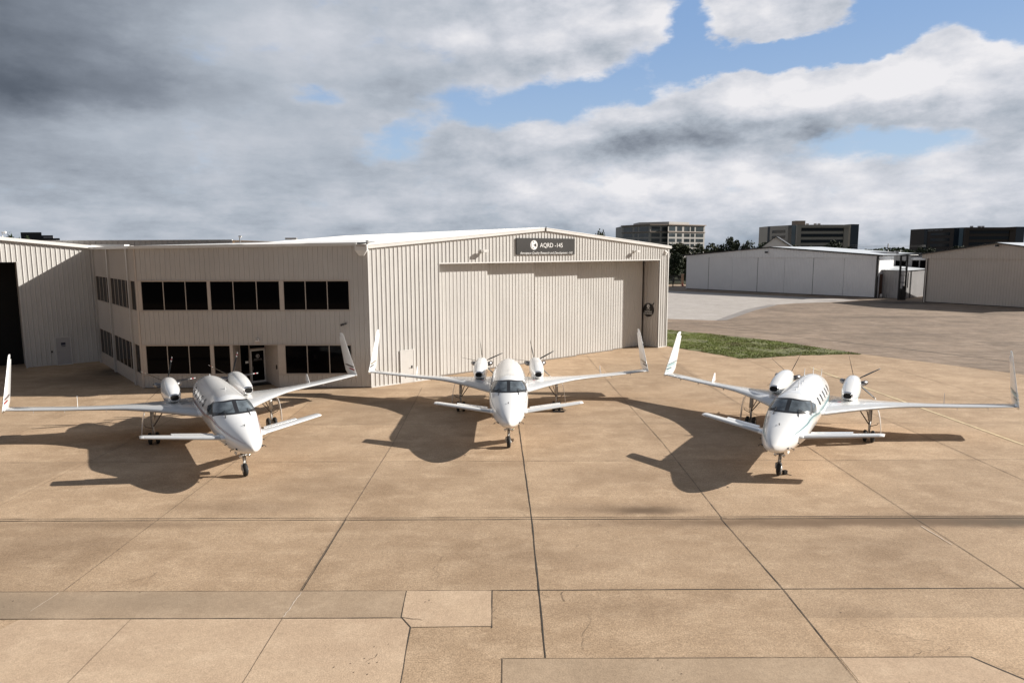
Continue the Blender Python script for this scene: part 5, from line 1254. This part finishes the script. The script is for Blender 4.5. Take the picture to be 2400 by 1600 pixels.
    # nose gear
    m = MB(); m.tube([(0, .16, 1.0), (0, .10, .62)], .065, 10); m.tube([(0, .10, .64), (0, .05, .50)], .04, 10)
    m.tube([(0, .06, .56), (-.02, .02, .54), (-.12, 0, .46), (-.125, 0, .255)], [.045, .045, .035, .03], 8); m.tube([(-.12, 0, .255), (.12, 0, .255)], .03, 8)
    m.tube([(-.16, .08, .80), (.16, .08, .80)], .035, 8); ng = B_(m, 'nose_gear', MGEAR)
    m = MB(); m.tube([(0, .10, .70), (0, -.1, .95), (0, .0, 1.0)], .022, 6); m.tube([(.04, .06, .78), (.05, .03, .52)], .013, 5); m.tube([(-.04, .06, .78), (-.05, .03, .52)], .013, 5); m.box((0, .1, .88), (.26, .10, .06)); B_(m, 'steering_link', MHOSE, ng)
    m = MB(); m.lathe((-.085, 0, .255), (1, 0, 0), [(0, .11), (0, .18), (.02, .235), (.05, .255), (.12, .255), (.15, .235), (.17, .18), (.17, .11)], 30); B_(m, 'wheel', MRUB, ng)
    m = MB(); m.lathe((-.088, 0, .255), (1, 0, 0), [(0, 0), (0, .125), (.176, .125), (.176, 0)], 20); B_(m, 'wheel_rim', MHUB, ng)
    for q in (-1, 1):
        m = MB(); m.lathe((q * .15, .0, .80), (0, -1, 0), [(-.05, 0), (-.04, .045), (.02, .06), (.05, .055), (.04, 0)], 14); B_(m, 'taxi_light', MCHROME, ng)
        m = MB(); m.add([(q * .17, .25, 1.0), (q * .17, .75, .97), (q * .23, .72, .76), (q * .23, .30, .78), (q * .185, .25, 1.0), (q * .185, .75, .97), (q * .245, .72, .76), (q * .245, .30, .78)], [(0, 1, 2, 3), (4, 5, 6, 7), (0, 1, 5, 4), (1, 2, 6, 5), (2, 3, 7, 6), (3, 0, 4, 7)]); B_(m, 'nose_gear_door', MPAINT, ng)
    return a
star(0, (-10.27, 25.66, 0), .5561, 'left white canard aircraft with maroon stripes and red and white propeller tips', MSTA, (77, 75), True)
star(1, (-.154, 29.43, 0), .005, 'middle white canard aircraft facing the camera with thin black stripes', MSTB, (96, 101))
star(2, (10.22, 25.57, 0), -.545, 'right white canard aircraft with teal stripes and roof antennas', MSTC, (67, 104))
# wheel chocks
def chock(x, y, rz, label, mt=MBLACK):
    m = MB()
    ca, sa = math.cos(rz), math.sin(rz)
    def T(p): return (x + p[0] * ca - p[1] * sa, y + p[0] * sa + p[1] * ca, p[2])
    for yo in (-.30, .30):
        sgn = 1 if yo < 0 else -1
        m.add([T(p) for p in [(-.3, yo - .07, .012), (.3, yo - .07, .012), (.3, yo + .07, .012), (-.3, yo + .07, .012), (-.3, yo, .09), (.3, yo, .09)]], [(0, 1, 2, 3), (0, 1, 5, 4), (2, 3, 4, 5), (0, 3, 4), (1, 2, 5)])
    m.tube([T((.32, -.33, .04)), T((.42, 0, .03)), T((.32, .33, .04))], .012, 5)
    return tag(m.build('wheel_chock', mt), label, 'wheel chocks', 'black wheel chocks under the aircraft')
def loc2w(L, rz, p): return (L[0] + p[0] * math.cos(rz) - p[1] * math.sin(rz), L[1] + p[0] * math.sin(rz) + p[1] * math.cos(rz))
p = loc2w((-.154, 29.43), .005, (2.66, 6.94)); chock(*p, .005, 'black chocks at the right main wheels of the middle aircraft')
p = loc2w((10.22, 25.57), -.545, (.12, 0.05)); m = MB(); m.box((p[0] + .13, p[1] + .1, .09), (.16, .12, .15), .4); m.tube([(p[0] + .18, p[1] + .05, .03), (p[0] + .34, p[1] - .05, .02)], .012, 5); tag(m.build('wheel_chock', MBLACK), 'small black chock beside the nose wheel of the right aircraft', 'wheel chock', 'black wheel chocks under the aircraft')
